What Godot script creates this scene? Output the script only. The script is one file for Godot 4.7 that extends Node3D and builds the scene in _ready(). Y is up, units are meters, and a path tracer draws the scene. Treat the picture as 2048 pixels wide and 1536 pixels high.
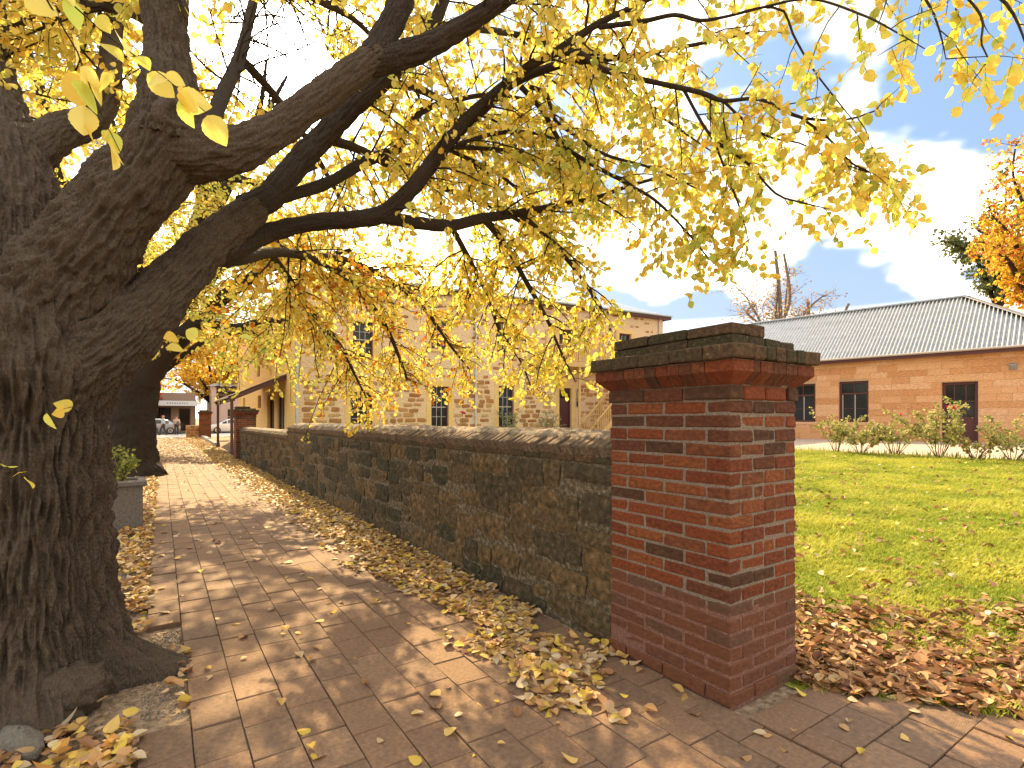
extends Node3D

var rng := RandomNumberGenerator.new()
var mats := {}
var taken := {}
var bark_noise := FastNoiseLite.new()
var lump_noise := FastNoiseLite.new()
var plate_noise := FastNoiseLite.new()
const EYE := Vector3(0, 1.67, 0)
const YAW := -33.3


# ------------------------------------------------------------------ shape collector
class Shape:
	var v := PackedVector3Array()
	var n := PackedVector3Array()
	var c := PackedColorArray()
	var ix := PackedInt32Array()
	var tint := Color.WHITE

	func face(p: Array, out: Vector3) -> void:      # convex polygon, turned so that it looks along out
		var m: Vector3 = (p[2] - p[0]).cross(p[1] - p[0])
		if m.length_squared() < 1e-16 and p.size() > 3:
			m = (p[3] - p[0]).cross(p[2] - p[0])
		m = m.normalized()
		var k := v.size()
		var flip := m.dot(out) < 0.0
		for q in p:
			v.append(q)
			n.append(-m if flip else m)
			c.append(tint)
		for j in range(1, p.size() - 1):
			if flip:
				ix.append(k); ix.append(k + j + 1); ix.append(k + j)
			else:
				ix.append(k); ix.append(k + j); ix.append(k + j + 1)

	func box(lo: Vector3, hi: Vector3, bev := 0.0) -> void:
		bevbox(Transform3D(Basis(), (lo + hi) * 0.5), hi - lo, bev)

	func bevbox(t: Transform3D, size: Vector3, b: float, wob: RandomNumberGenerator = null, amp := 0.0) -> void:
		var h := size * 0.5
		var j := []
		for k in 8:
			j.append(Vector3.ZERO if wob == null else Vector3(wob.randf_range(-amp, amp), wob.randf_range(-amp, amp), wob.randf_range(-amp, amp)))
		var P := func(axis: int, s: Array) -> Vector3:
			var q := Vector3(s[0] * h.x, s[1] * h.y, s[2] * h.z)
			for a in 3:
				if a != axis:
					q[a] -= s[a] * b
			return t * (q + j[(0 if s[0] < 0 else 1) + (0 if s[1] < 0 else 2) + (0 if s[2] < 0 else 4)])
		for a in 3:
			var u := (a + 1) % 3
			var w := (a + 2) % 3
			for s in [-1, 1]:
				var q := []
				for e in [[-1, -1], [1, -1], [1, 1], [-1, 1]]:
					var g := [0, 0, 0]
					g[a] = s; g[u] = e[0]; g[w] = e[1]
					q.append(P.call(a, g))
				var o := Vector3.ZERO
				o[a] = s
				face(q, t.basis * o)
		if b <= 0.0:
			return
		for a in 3:
			var u := (a + 1) % 3
			var w := (a + 2) % 3
			for su in [-1, 1]:
				for sw in [-1, 1]:
					var g0 := [0, 0, 0]
					var g1 := [0, 0, 0]
					g0[a] = -1; g0[u] = su; g0[w] = sw
					g1[a] = 1; g1[u] = su; g1[w] = sw
					var o := Vector3.ZERO
					o[u] = su; o[w] = sw
					face([P.call(u, g0), P.call(u, g1), P.call(w, g1), P.call(w, g0)], t.basis * o)
		for sx in [-1, 1]:
			for sy in [-1, 1]:
				for sz in [-1, 1]:
					var g := [sx, sy, sz]
					face([P.call(0, g), P.call(1, g), P.call(2, g)], t.basis * Vector3(sx, sy, sz))

	func grid(pts: PackedVector3Array, cols: int, closed := false, flip := false) -> void:   # smooth sheet of rows x cols points
		var rows := pts.size() / cols
		var k := v.size()
		for r in rows:
			for q in cols:
				var ql := (q - 1 + cols) % cols if closed else maxi(q - 1, 0)
				var qr := (q + 1) % cols if closed else mini(q + 1, cols - 1)
				var du := pts[r * cols + qr] - pts[r * cols + ql]
				var dv := pts[mini(r + 1, rows - 1) * cols + q] - pts[maxi(r - 1, 0) * cols + q]
				var m := du.cross(dv).normalized()
				v.append(pts[r * cols + q])
				n.append(-m if flip else m)
				c.append(tint)
		for r in rows - 1:
			for q in (cols if closed else cols - 1):
				var a := k + r * cols + q
				var b := k + r * cols + (q + 1) % cols
				var d := a + cols
				var e := b + cols
				if flip:
					ix.append_array([a, b, d, b, e, d])
				else:
					ix.append_array([a, d, b, b, d, e])

	func tube(p: PackedVector3Array, rad: PackedFloat32Array, sides: int) -> void:
		var k := v.size()
		var t0 := (p[1] - p[0]).normalized()
		var u := t0.cross(Vector3.UP if absf(t0.y) < 0.9 else Vector3.RIGHT).normalized()
		for i in p.size():
			var t := (p[mini(i + 1, p.size() - 1)] - p[maxi(i - 1, 0)]).normalized()
			u = (u - t * u.dot(t)).normalized()
			var w := t.cross(u)
			for s in sides:
				var a := TAU * s / sides
				var m := u * cos(a) + w * sin(a)
				v.append(p[i] + m * rad[i])
				n.append(m)
				c.append(tint)
		for i in p.size() - 1:
			for s in sides:
				var a := k + i * sides + s
				var b := k + i * sides + (s + 1) % sides
				ix.append_array([a, a + sides, b, b, a + sides, b + sides])

	func bar(a: Vector3, b: Vector3, wide: float, high: float, bev := 0.0) -> void:     # squared bar between two points, high counted upwards
		var z := (b - a).normalized()
		var x := Vector3.UP.cross(z)
		x = Vector3.RIGHT if x.length() < 0.01 else x.normalized()
		var y := z.cross(x)
		bevbox(Transform3D(Basis(x, y, z), (a + b) * 0.5), Vector3(wide, high, a.distance_to(b)), bev)

	func disc(o: Vector3, axis: Vector3, r: float, depth: float, sides := 20, round_ := 0.0) -> void:
		var u := axis.cross(Vector3.UP if absf(axis.y) < 0.9 else Vector3.RIGHT).normalized()
		var w := axis.cross(u)
		var f := []
		var k := []
		var f2 := []
		for s in sides:
			var m := u * cos(TAU * s / sides) + w * sin(TAU * s / sides)
			f.append(o + axis * depth * 0.5 + m * (r - round_))
			f2.append(o + axis * (depth * 0.5 - round_) + m * r)
			k.append(o - axis * depth * 0.5 + m * r)
		face(f, axis)
		face(k, -axis)
		for s in sides:
			var t := (s + 1) % sides
			var m := u * cos(TAU * (s + 0.5) / sides) + w * sin(TAU * (s + 0.5) / sides)
			face([f2[s], f2[t], k[t], k[s]], m)
			if round_ > 0.0:
				face([f[s], f[t], f2[t], f2[s]], m + axis)

	func mesh() -> ArrayMesh:
		var a := []
		a.resize(Mesh.ARRAY_MAX)
		a[Mesh.ARRAY_VERTEX] = v
		a[Mesh.ARRAY_NORMAL] = n
		a[Mesh.ARRAY_COLOR] = c
		a[Mesh.ARRAY_INDEX] = ix
		var m := ArrayMesh.new()
		m.add_surface_from_arrays(Mesh.PRIMITIVE_TRIANGLES, a)
		return m


# ------------------------------------------------------------------ nodes
func numbered(called: String) -> String:
	var k: int = taken.get(called, -1) + 1
	taken[called] = k
	return called if k == 0 else "%s_%03d" % [called, k]

func tag(o: Node3D, label: String, category: String, group := "", kind := "") -> Node3D:
	if label: o.set_meta("label", label)
	if category: o.set_meta("category", category)
	if group: o.set_meta("group", group)
	if kind: o.set_meta("kind", kind)
	return o

func thing(called: String, label: String, category: String, where := Vector3.ZERO, turn := 0.0, group := "") -> Node3D:
	var o := Node3D.new()
	o.name = numbered(called)
	add_child(o)
	o.position = where
	o.rotation.y = turn
	tag(o, label, category, group)
	return o

func part(parent: Node, called: String, what, m: Material, t := Transform3D()) -> MeshInstance3D:
	var o := MeshInstance3D.new()
	o.mesh = what.mesh() if what is Shape else what
	o.material_override = m
	o.transform = t
	if parent == self:
		o.name = numbered(called)
		add_child(o)
	else:
		o.name = called
		parent.add_child(o, true)
	return o

func structure(called: String, what, m: Material) -> MeshInstance3D:
	var o := part(self, called, what, m)
	o.set_meta("kind", "structure")
	return o

func scatter(parent: Node, called: String, base: Mesh, m: Material, where: Array, cols: Array) -> MultiMeshInstance3D:
	var mm := MultiMesh.new()
	mm.transform_format = MultiMesh.TRANSFORM_3D
	mm.use_colors = true
	mm.mesh = base
	mm.instance_count = where.size()
	for i in where.size():
		mm.set_instance_transform(i, where[i])
		mm.set_instance_color(i, cols[i])
	var o := MultiMeshInstance3D.new()
	o.multimesh = mm
	o.material_override = m
	o.set_meta("kind", "stuff")
	if parent == self:
		o.name = numbered(called)
		add_child(o)
	else:
		o.name = called
		parent.add_child(o, true)
	return o


# ------------------------------------------------------------------ materials (colours given as linear reflectances)
func lin(r: float, g: float, b: float) -> Color:
	return Color(r, g, b).linear_to_srgb()

func noise_tex(cols: Array, offs: Array, freq: float, seed_: int, oct := 5, size := 512, kind := FastNoiseLite.TYPE_SIMPLEX_SMOOTH) -> NoiseTexture2D:
	var f := FastNoiseLite.new()
	f.noise_type = kind
	f.seed = seed_
	f.frequency = freq
	f.fractal_octaves = oct
	f.fractal_gain = 0.55
	var t := NoiseTexture2D.new()
	t.width = size
	t.height = size
	t.seamless = true
	t.noise = f
	if cols:
		var g := Gradient.new()
		var cc := PackedColorArray()
		for k in cols:
			cc.append(lin(k[0], k[1], k[2]))
		g.offsets = PackedFloat32Array(offs)
		g.colors = cc
		t.color_ramp = g
	return t

func bump_tex(freq: float, seed_: int, strength: float, oct := 5, kind := FastNoiseLite.TYPE_SIMPLEX_SMOOTH) -> NoiseTexture2D:
	var t := noise_tex([], [], freq, seed_, oct, 512, kind)
	t.as_normal_map = true
	t.bump_strength = strength
	return t

var bumps := {}
func bump_of(key: String) -> NoiseTexture2D:
	if not bumps.has(key):
		match key:
			"fine": bumps[key] = bump_tex(0.06, 3, 5.0)
			"rough": bumps[key] = bump_tex(0.02, 5, 9.0, 6)
			"bark": bumps[key] = bump_tex(0.03, 9, 12.0, 6)
			"grain": bumps[key] = bump_tex(0.2, 13, 4.0, 2)
			_: bumps[key] = bump_tex(0.01, 7, 6.0, 4)
	return bumps[key]

func surf(key: String, cols: Array, offs: Array, tile: Vector3, freq: float, rough: float, seed_: int, bump := "", bump_scale := 1.0) -> StandardMaterial3D:
	if mats.has(key):
		return mats[key]
	var m := StandardMaterial3D.new()
	m.resource_name = key
	m.albedo_texture = noise_tex(cols, offs, freq, seed_)
	m.roughness = rough
	m.metallic_specular = 0.35
	m.uv1_triplanar = true
	m.uv1_world_triplanar = true
	m.uv1_scale = Vector3.ONE / tile
	if bump:
		m.normal_enabled = true
		m.normal_texture = bump_of(bump)
		m.normal_scale = bump_scale
	mats[key] = m
	return m

func flat(key: String, r: float, g: float, b: float, rough := 0.7, metal := 0.0, bump := "", bscale := 0.5) -> StandardMaterial3D:
	if mats.has(key):
		return mats[key]
	var m := StandardMaterial3D.new()
	m.resource_name = key
	m.albedo_color = lin(r, g, b)
	m.roughness = rough
	m.metallic = metal
	if bump:
		m.uv1_triplanar = true
		m.uv1_world_triplanar = true
		m.uv1_scale = Vector3.ONE * 2.0
		m.normal_enabled = true
		m.normal_texture = bump_of(bump)
		m.normal_scale = bscale
	mats[key] = m
	return m

func leaf_mat(key: String, r: float, g: float, b: float, through: float, tinted := false) -> StandardMaterial3D:
	if mats.has(key):
		return mats[key]
	var m := StandardMaterial3D.new()
	m.resource_name = key
	m.albedo_color = Color.WHITE if tinted else lin(r, g, b)
	m.vertex_color_use_as_albedo = tinted
	m.roughness = 0.55
	m.metallic_specular = 0.3
	m.cull_mode = BaseMaterial3D.CULL_DISABLED
	if through > 0.0:
		m.backlight_enabled = true
		var most := maxf(r, maxf(g, b))
		m.backlight = lin(through, through, through) if tinted else lin(through * r / most, through * g / most, through * b / most)
	mats[key] = m
	return m


# ------------------------------------------------------------------ lie of the land
func gy(x: float, z: float) -> float:
	return 0.011 * maxf(0.0, -z - 28.0) + clampf((x - 3.5) * 0.034, 0.0, 0.76)

func sheet(xs: Array, zs: Array, lift: float) -> Shape:
	var s := Shape.new()
	var pts := PackedVector3Array()
	for z in zs:
		for x in xs:
			pts.append(Vector3(x, gy(x, z) + lift, z))
	s.grid(pts, xs.size())
	return s

func steps(a: float, b: float, d: float) -> Array:
	var o := []
	var k := maxi(1, int(ceil(absf(b - a) / d)))
	for i in k + 1:
		o.append(lerpf(a, b, float(i) / k))
	return o


# ------------------------------------------------------------------ camera, sky, sun
func set_camera_and_light() -> void:
	var cam := Camera3D.new()
	cam.name = "camera"
	cam.projection = Camera3D.PROJECTION_FRUSTUM
	cam.near = 0.05
	cam.far = 2000.0
	cam.size = 0.05 * 1536.0 / 1068.0
	cam.frustum_offset = Vector2(0, 0.05 * 72.0 / 1068.0)
	cam.position = EYE
	cam.rotation_degrees.y = YAW
	add_child(cam)

	var sun := DirectionalLight3D.new()
	sun.name = "sun"
	var towards := Vector3(0.186, 0.683, -1.074).normalized()
	sun.look_at_from_position(towards * 10.0, Vector3.ZERO)
	sun.light_energy = 1.45
	sun.light_color = Color(1.0, 0.88, 0.66)
	sun.light_angular_distance = 0.45
	sun.shadow_enabled = true
	add_child(sun)

	var e := Environment.new()
	e.background_mode = Environment.BG_SKY
	e.tonemap_mode = Environment.TONE_MAPPER_LINEAR
	e.tonemap_exposure = 2.9
	e.sdfgi_enabled = true
	e.ssao_enabled = true
	e.ssil_enabled = true
	var sky := Sky.new()
	var pm := PanoramaSkyMaterial.new()
	pm.panorama = ImageTexture.create_from_image(sky_image(towards))
	sky.sky_material = pm
	e.sky = sky
	var w := WorldEnvironment.new()
	w.name = "daylight"
	w.environment = e
	add_child(w)

func sky_image(towards: Vector3) -> Image:
	var W := 1536
	var H := 768
	var im := Image.create_empty(W, H, false, Image.FORMAT_RGBF)
	im.fill(Color(0.30, 0.28, 0.25))
	var f := FastNoiseLite.new()
	f.seed = 21
	f.frequency = 1.0
	f.fractal_octaves = 6
	f.fractal_gain = 0.52
	var f2 := FastNoiseLite.new()
	f2.seed = 4
	f2.frequency = 2.2
	f2.fractal_octaves = 4
	for j in H / 2 + 2:
		var th := PI * (j + 0.5) / H
		var y := cos(th)
		var sy := sin(th)
		for i in W:
			var az := TAU * (i + 0.5) / W
			var d := Vector3(sin(az) * sy, y, -cos(az) * sy)
			var low := pow(1.0 - clampf(y, 0.0, 1.0), 3.0)
			var col := Vector3(0.095, 0.175, 0.31).lerp(Vector3(0.24, 0.29, 0.34), low)
			var q := Vector3(d.x * 1.5, d.y * 3.4, d.z * 1.5)
			var a := f.get_noise_3dv(q)
			var el := rad_to_deg(asin(clampf(y, 0.0, 1.0)))
			var bank := 0.30 * exp(-pow((el - 14.0) / 5.0, 2.0)) - 0.16 * exp(-pow((el - 25.0) / 4.5, 2.0)) + 0.10 * smoothstep(33.0, 45.0, el)
			var cover := smoothstep(-0.06, 0.10, a + bank)
			var shade := 0.5 + 0.5 * f2.get_noise_3dv(q + Vector3(0, 0.13, 0))
			var white := Vector3(1.07, 0.97, 0.82) * (0.38 + 1.05 * smoothstep(0.2, 0.75, shade))
			col = col.lerp(white, cover * 0.95)
			var ang := rad_to_deg(acos(clampf(d.dot(towards), -1.0, 1.0)))
			col += Vector3(1.0, 0.95, 0.85) * (14.0 * exp(-ang / 3.0) + 0.8 * exp(-ang / 16.0))
			im.set_pixel(i, j, Color(col.x, col.y, col.z))
	return im


# ------------------------------------------------------------------ ground, footpath, lawn
func paver_meshes() -> Array:
	var a := []
	var r := RandomNumberGenerator.new()
	r.seed = 5
	for k in 5:
		var s := Shape.new()
		s.bevbox(Transform3D(Basis(), Vector3(0, -0.03, 0)), Vector3(1, 0.06, 1), 0.006, r, 0.004)
		a.append(s.mesh())
	return a

func build_ground() -> void:
	var soil := surf("soil", [[0.13, 0.085, 0.05], [0.24, 0.165, 0.10], [0.33, 0.24, 0.155], [0.42, 0.33, 0.23]], [0.0, 0.4, 0.7, 1.0], Vector3.ONE * 1.1, 0.03, 0.95, 31, "rough", 1.0)
	var xs := [-200.0, -90.0, -40.0, -20.0] + steps(-12, 40, 2.0) + [60.0, 100.0, 200.0]
	var zs := [60.0, 20.0] + steps(8, -90, 2.0) + [-120.0, -200.0]
	var g := structure("ground", sheet(xs, zs, -0.035), soil)
	g.set_meta("label", "bare soil around the trees and beyond")
	# asphalt of the street, kerb
	var tar := surf("asphalt", [[0.035, 0.034, 0.034], [0.06, 0.058, 0.055], [0.085, 0.08, 0.075]], [0.0, 0.5, 1.0], Vector3.ONE * 1.5, 0.05, 0.9, 33, "grain", 0.6)
	structure("road", sheet(steps(-10, -2.75, 1.5), steps(8, -80, 2.0), -0.02), tar)
	structure("cross_road", sheet(steps(-2.7, 30, 2.0), steps(-58.5, -67, 2.0), -0.02), tar)
	var kerbs := Shape.new()
	for z in steps(6, -56, 1.2):
		kerbs.bevbox(Transform3D(Basis(), Vector3(-2.66, gy(-2.66, z) + 0.0, z - 0.6)), Vector3(0.16, 0.24, 1.19), 0.015)
	structure("kerb", kerbs, surf("concrete", [[0.22, 0.21, 0.19], [0.33, 0.31, 0.28], [0.42, 0.40, 0.36]], [0.0, 0.5, 1.0], Vector3.ONE * 0.9, 0.03, 0.9, 35, "fine", 0.6))
	structure("far_pavement", sheet(steps(-2.5, 30, 2.0), steps(-51.5, -58.4, 1.5), -0.012), surf("pale_paving", [[0.42, 0.39, 0.35], [0.55, 0.51, 0.46], [0.62, 0.58, 0.52]], [0.0, 0.5, 1.0], Vector3.ONE * 1.4, 0.03, 0.9, 36, "fine", 0.4))
	# footpath
	var bed := flat("bedding", 0.10, 0.07, 0.048, 0.95, 0.0, "rough", 1.0)
	var path := structure("footpath", sheet([0.15, 1.2, 2.74], steps(4, -51.4, 2.0), -0.014), bed)
	path.set_meta("label", "brown block paved footpath beside the stone wall")
	var tones := []
	var base := [[0.235, 0.140, 0.082], [0.215, 0.128, 0.076], [0.255, 0.155, 0.092], [0.20, 0.124, 0.076]]
	for k in 4:
		var b: Array = base[k]
		var m := surf("paver_%d" % k, [[b[0] * 0.62, b[1] * 0.62, b[2] * 0.62], [b[0] * 0.9, b[1] * 0.9, b[2] * 0.9], [b[0] * 1.08, b[1] * 1.06, b[2] * 1.04], [b[0] * 1.5, b[1] * 1.6, b[2] * 1.75]], [0.0, 0.35, 0.72, 1.0], Vector3.ONE * (0.55 + 0.1 * k), 0.035, 0.8, 40 + k, "grain", 0.9)
		tones.append(m)
	var ms := paver_meshes()
	var far := Shape.new()
	var list := []
	rng.seed = 77
	var cw := 2.84 / 12.0
	var ln := 0.345
	for cidx in 12:
		var x := -0.10 + (cidx + 0.5) * cw
		var z := 2.4 - fposmod(cidx * 0.173 + 0.05 * (cidx % 3), ln)
		while z > -51.2:
			var zc := z - ln * 0.5
			z -= ln
			if cidx == 0 and zc < -3.62 and zc > -5.1:
				continue      # the tree pit bites into the first row
			list.append([x, zc, cw - 0.004 - rng.randf() * 0.003, ln - 0.004 - rng.randf() * 0.004])
	# entrance paving in front of the pillar, laid across
	for ridx in 14:
		var zc := -1.78 + (ridx + 0.5) * 0.245
		var x := 2.76 + fposmod(ridx * 0.17, 0.40) - 0.40
		while x < 5.5:
			var xc := x + 0.20
			var wx := 0.394
			x += 0.40
			if xc - 0.2 < 2.75:
				var cut := 2.755 - (xc - 0.2)
				if cut > 0.33:
					continue
				wx -= cut
				xc += cut * 0.5
			if zc < -1.75 + (xc - 3.45) * 1.46 - 0.22:
				continue
			list.append([xc, zc, wx, 0.238])
	list.sort_custom(func(a, b): return seen_size(Vector3(a[0], 0, a[1])) > seen_size(Vector3(b[0], 0, b[1])))
	for k in list.size():
		var q: Array = list[k]
		var t := Transform3D(Basis.from_euler(Vector3(rng.randf_range(-0.006, 0.006), rng.randf_range(-0.006, 0.006), rng.randf_range(-0.006, 0.006))) * Basis.from_scale(Vector3(q[2], 1, q[3])), Vector3(q[0], gy(q[0], q[1]) + rng.randf_range(-0.004, 0.003), q[1]))
		if k < 300:
			part(path, "paver", ms[k % 5], tones[rng.randi() % 4], t)
		else:
			far.bevbox(t * Transform3D(Basis(), Vector3(0, -0.03, 0)), Vector3(1, 0.06, 1), 0.006)
	var fp := part(path, "far_pavers", far, tones[0])
	fp.set_meta("kind", "stuff")
	# yard and lawn
	var lawn := surf("turf", [[0.20, 0.19, 0.03], [0.28, 0.30, 0.04], [0.36, 0.37, 0.05], [0.44, 0.42, 0.09]], [0.0, 0.4, 0.7, 1.0], Vector3.ONE * 1.7, 0.03, 0.9, 51, "rough", 1.0)
	structure("lawn", sheet(steps(3.32, 20.3, 1.0), steps(3, -26.7, 1.0), -0.016), lawn)
	structure("garden_path", sheet(steps(20.3, 30, 1.0), steps(3, -26.7, 1.0), -0.012), surf("gravel_path", [[0.36, 0.27, 0.20], [0.48, 0.37, 0.28], [0.58, 0.47, 0.36]], [0.0, 0.5, 1.0], Vector3.ONE * 1.3, 0.05, 0.9, 53, "grain", 0.7))

func seen_size(p: Vector3) -> float:      # rough angular size seen by a walker at the camera's place, used only to rank repeats
	var q := (p - EYE).rotated(Vector3.UP, deg_to_rad(-YAW))
	if q.z > -0.3 or absf(q.x) > -q.z * 1.02 or q.y < q.z * 0.72 or q.y > -q.z * 0.88:
		return -q.length()
	return 100.0 / q.length()


# ------------------------------------------------------------------ brick pillars and the stone wall
func brick_mats() -> Array:
	var o := []
	var base := [[0.19, 0.046, 0.015], [0.205, 0.060, 0.019], [0.15, 0.037, 0.014], [0.112, 0.037, 0.017], [0.16, 0.050, 0.019], [0.080, 0.035, 0.017]]
	for k in base.size():
		var b: Array = base[k]
		o.append(surf("brick_%d" % k, [[b[0] * 0.42, b[1] * 0.55, b[2] * 0.6], [b[0] * 0.8, b[1] * 0.82, b[2] * 0.85], [b[0] * 1.05, b[1] * 1.05, b[2]], [b[0] * 1.45, b[1] * 1.7, b[2] * 1.8]], [0.0, 0.38, 0.68, 1.0], Vector3(0.45, 0.3, 0.45) * (1.0 + 0.13 * k), 0.022, 0.88, 60 + k, "rough", 0.8))
	return o

func moss_mats() -> Array:
	var o := []
	var base := [[0.066, 0.043, 0.021], [0.052, 0.040, 0.018], [0.084, 0.048, 0.024]]
	for k in base.size():
		var b: Array = base[k]
		o.append(surf("mossy_brick_%d" % k, [[0.022, 0.024, 0.010], b, [b[0] * 1.25, b[1] * 1.2, b[2] * 1.15], [0.27, 0.20, 0.13]], [0.0, 0.42, 0.75, 1.0], Vector3.ONE * (0.4 + 0.07 * k), 0.02, 0.95, 70 + k, "rough", 1.4))
	return o

func base_mats() -> Array:
	var o := []
	var base := [[0.145, 0.054, 0.025], [0.13, 0.051, 0.026], [0.115, 0.055, 0.030]]
	for k in base.size():
		var b: Array = base[k]
		o.append(surf("worn_brick_%d" % k, [[b[0] * 0.6, b[1] * 0.62, b[2] * 0.66], [b[0] * 0.9, b[1] * 0.92, b[2] * 0.95], b, [b[0] * 1.4, b[1] * 1.7, b[2] * 1.9]], [0.0, 0.4, 0.7, 1.0], Vector3(0.6, 0.35, 0.6), 0.02, 0.92, 80 + k, "rough", 0.7))
	return o

func brick_variant(size: Vector3, r: RandomNumberGenerator) -> Shape:
	var s := Shape.new()
	s.bevbox(Transform3D(), size, minf(r.randf_range(0.004, 0.010), size.y * 0.13), r, 0.004)
	return s

func frustum(s: Shape, lo: Array, mid: Array, hi: Array) -> void:     # three stacked quads
	var mid_o: Vector3 = (mid[0] + mid[1] + mid[2] + mid[3]) * 0.25
	s.face(lo, Vector3.DOWN)
	s.face(hi, Vector3.UP)
	for k in 4:
		var j := (k + 1) % 4
		var out: Vector3 = (mid[k] + mid[j]) * 0.5 - mid_o
		s.face([lo[k], lo[j], mid[j], mid[k]], out)
		s.face([mid[k], mid[j], hi[j], hi[k]], out)

func brick_pillar(label: String, where: Vector3, W: float, D: float, single: bool) -> Node3D:
	var o := thing("brick_pillar", label, "pillar", where, 0.0, "brick pillars along the footpath")
	var bm := brick_mats()
	var mm := moss_mats()
	var wm := base_mats()
	var r := RandomNumberGenerator.new()
	r.seed = 900 + int(absf(where.z) * 7)
	var heap := {}
	var cache := {}
	var put := func(size: Vector3, at: Vector3, m: Material, called := "brick") -> void:
		var key := "%.3f %.3f %.3f %d" % [size.x, size.y, size.z, r.randi() % 5]
		var turn := Basis.from_euler(Vector3(r.randf_range(-0.004, 0.004), r.randf_range(-0.006, 0.006), r.randf_range(-0.004, 0.004)))
		var t := Transform3D(turn, at + Vector3(r.randf_range(-0.0025, 0.0025), 0, r.randf_range(-0.0025, 0.0025)))
		if single:
			if not cache.has(key):
				cache[key] = brick_variant(size, r).mesh()
			part(o, called, cache[key], m, t)
		else:
			if not heap.has(m):
				heap[m] = Shape.new()
			heap[m].bevbox(t, size, 0.005)
	var N := 21
	var ch := 1.788 / N
	var j := 0.012
	for k in N + 1:
		var y := (k + 0.5) * ch
		var g := 0.0
		var h := ch - j
		if k == N:
			y = 1.788 + 0.0435
			h = 0.078
			g = 0.013
		if k == 0:
			g = 0.012
		var worn := k < 8 and r.randf() < (0.95 if k < 6 else 0.5)
		var pick := func() -> Material:
			if worn: return wm[r.randi() % 3]
			if k > 16 and r.randf() < 0.45: return bm[5 if r.randf() < 0.5 else 3]
			var q := r.randf()
			return bm[0] if q < 0.27 else bm[1] if q < 0.5 else bm[2] if q < 0.68 else bm[4] if q < 0.82 else bm[3] if q < 0.93 else bm[5]
		if k % 2 == 0:      # stretchers along the front, headers on the sides
			var hz := D / 6.0
			for q in 3:
				var x := (q + 0.5) * W / 3.0
				var wide := W / 3.0 - j
				var ex := 0.0
				if q != 1:
					wide += g + j * 0.5
					ex = (g + j * 0.5) * (0.5 if q == 2 else -0.5)
				for side in [0, 1]:
					var zc := -hz * 0.5 + (g + j * 0.5) * 0.5 if side == 0 else -D + hz * 0.5 - (g + j * 0.5) * 0.5
					if single and side == 0 and k in [10, 14] and q == 1:      # two closers, as the mason left them
						put.call(Vector3(wide * 0.42, h, hz - j * 0.5 + g), Vector3(x - wide * 0.28, y, zc), pick.call())
						put.call(Vector3(wide * 0.52, h, hz - j * 0.5 + g), Vector3(x + wide * 0.24, y, zc), pick.call())
						continue
					put.call(Vector3(wide, h, hz - j * 0.5 + g), Vector3(x + ex, y, zc), pick.call())
			for q in 2:
				var zc := -hz - (q + 0.5) * D / 3.0
				for side in [0, 1]:
					put.call(Vector3(0.11 + g, h, D / 3.0 - j), Vector3(0.055 - g * 0.5 if side == 0 else W - 0.055 + g * 0.5, y, zc), pick.call())
		else:
			var hx := W / 6.0
			for q in 3:
				var zc := -(q + 0.5) * D / 3.0
				var wide := D / 3.0 - j
				var ez := 0.0
				if q != 1:
					wide += g + j * 0.5
					ez = (g + j * 0.5) * (0.5 if q == 0 else -0.5)
				for side in [0, 1]:
					put.call(Vector3(hx - j * 0.5 + g, h, wide), Vector3(hx * 0.5 - (g + j * 0.5) * 0.5 if side == 0 else W - hx * 0.5 + (g + j * 0.5) * 0.5, y, zc + ez), pick.call())
			for q in 2:
				var x := hx + (q + 0.5) * W / 3.0
				for side in [0, 1]:
					put.call(Vector3(W / 3.0 - j, h, 0.11 + g), Vector3(x, y, -0.055 + g * 0.5 if side == 0 else -D + 0.055 - g * 0.5), pick.call())
	# mortar
	var mort := surf("mortar", [[0.12, 0.088, 0.06], [0.21, 0.158, 0.112], [0.31, 0.245, 0.18]], [0.0, 0.5, 1.0], Vector3.ONE * 0.5, 0.04, 0.95, 90, "fine", 0.9)
	var core := Shape.new()
	core.box(Vector3(0.006, 0.55, -D + 0.006), Vector3(W - 0.006, 2.05, -0.006))
	part(o, "mortar", core, mort)
	var low := Shape.new()
	low.box(Vector3(0.0025, -0.05, -D + 0.0025), Vector3(W - 0.0025, 0.55, -0.0025))
	part(o, "mortar", low, surf("red_mortar", [[0.12, 0.06, 0.042], [0.19, 0.09, 0.062], [0.28, 0.16, 0.115]], [0.0, 0.5, 1.0], Vector3.ONE * 0.5, 0.035, 0.95, 91, "fine", 0.9))
	# corbel of canted bricks
	var y0 := 1.877
	var y1 := 1.950
	var y2 := 2.012
	var ov := 0.078
	var c := 0.115
	var clump := Shape.new()
	var piece := func(s: Shape, m: Material) -> void:
		if single:
			part(o, "corbel_brick", s, m)
		else:
			if not heap.has(m):
				heap[m] = Shape.new()
			var hs: Shape = heap[m]
			var k0 := hs.v.size()
			hs.v.append_array(s.v); hs.n.append_array(s.n); hs.c.append_array(s.c)
			for q in s.ix:
				hs.ix.append(q + k0)
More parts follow.
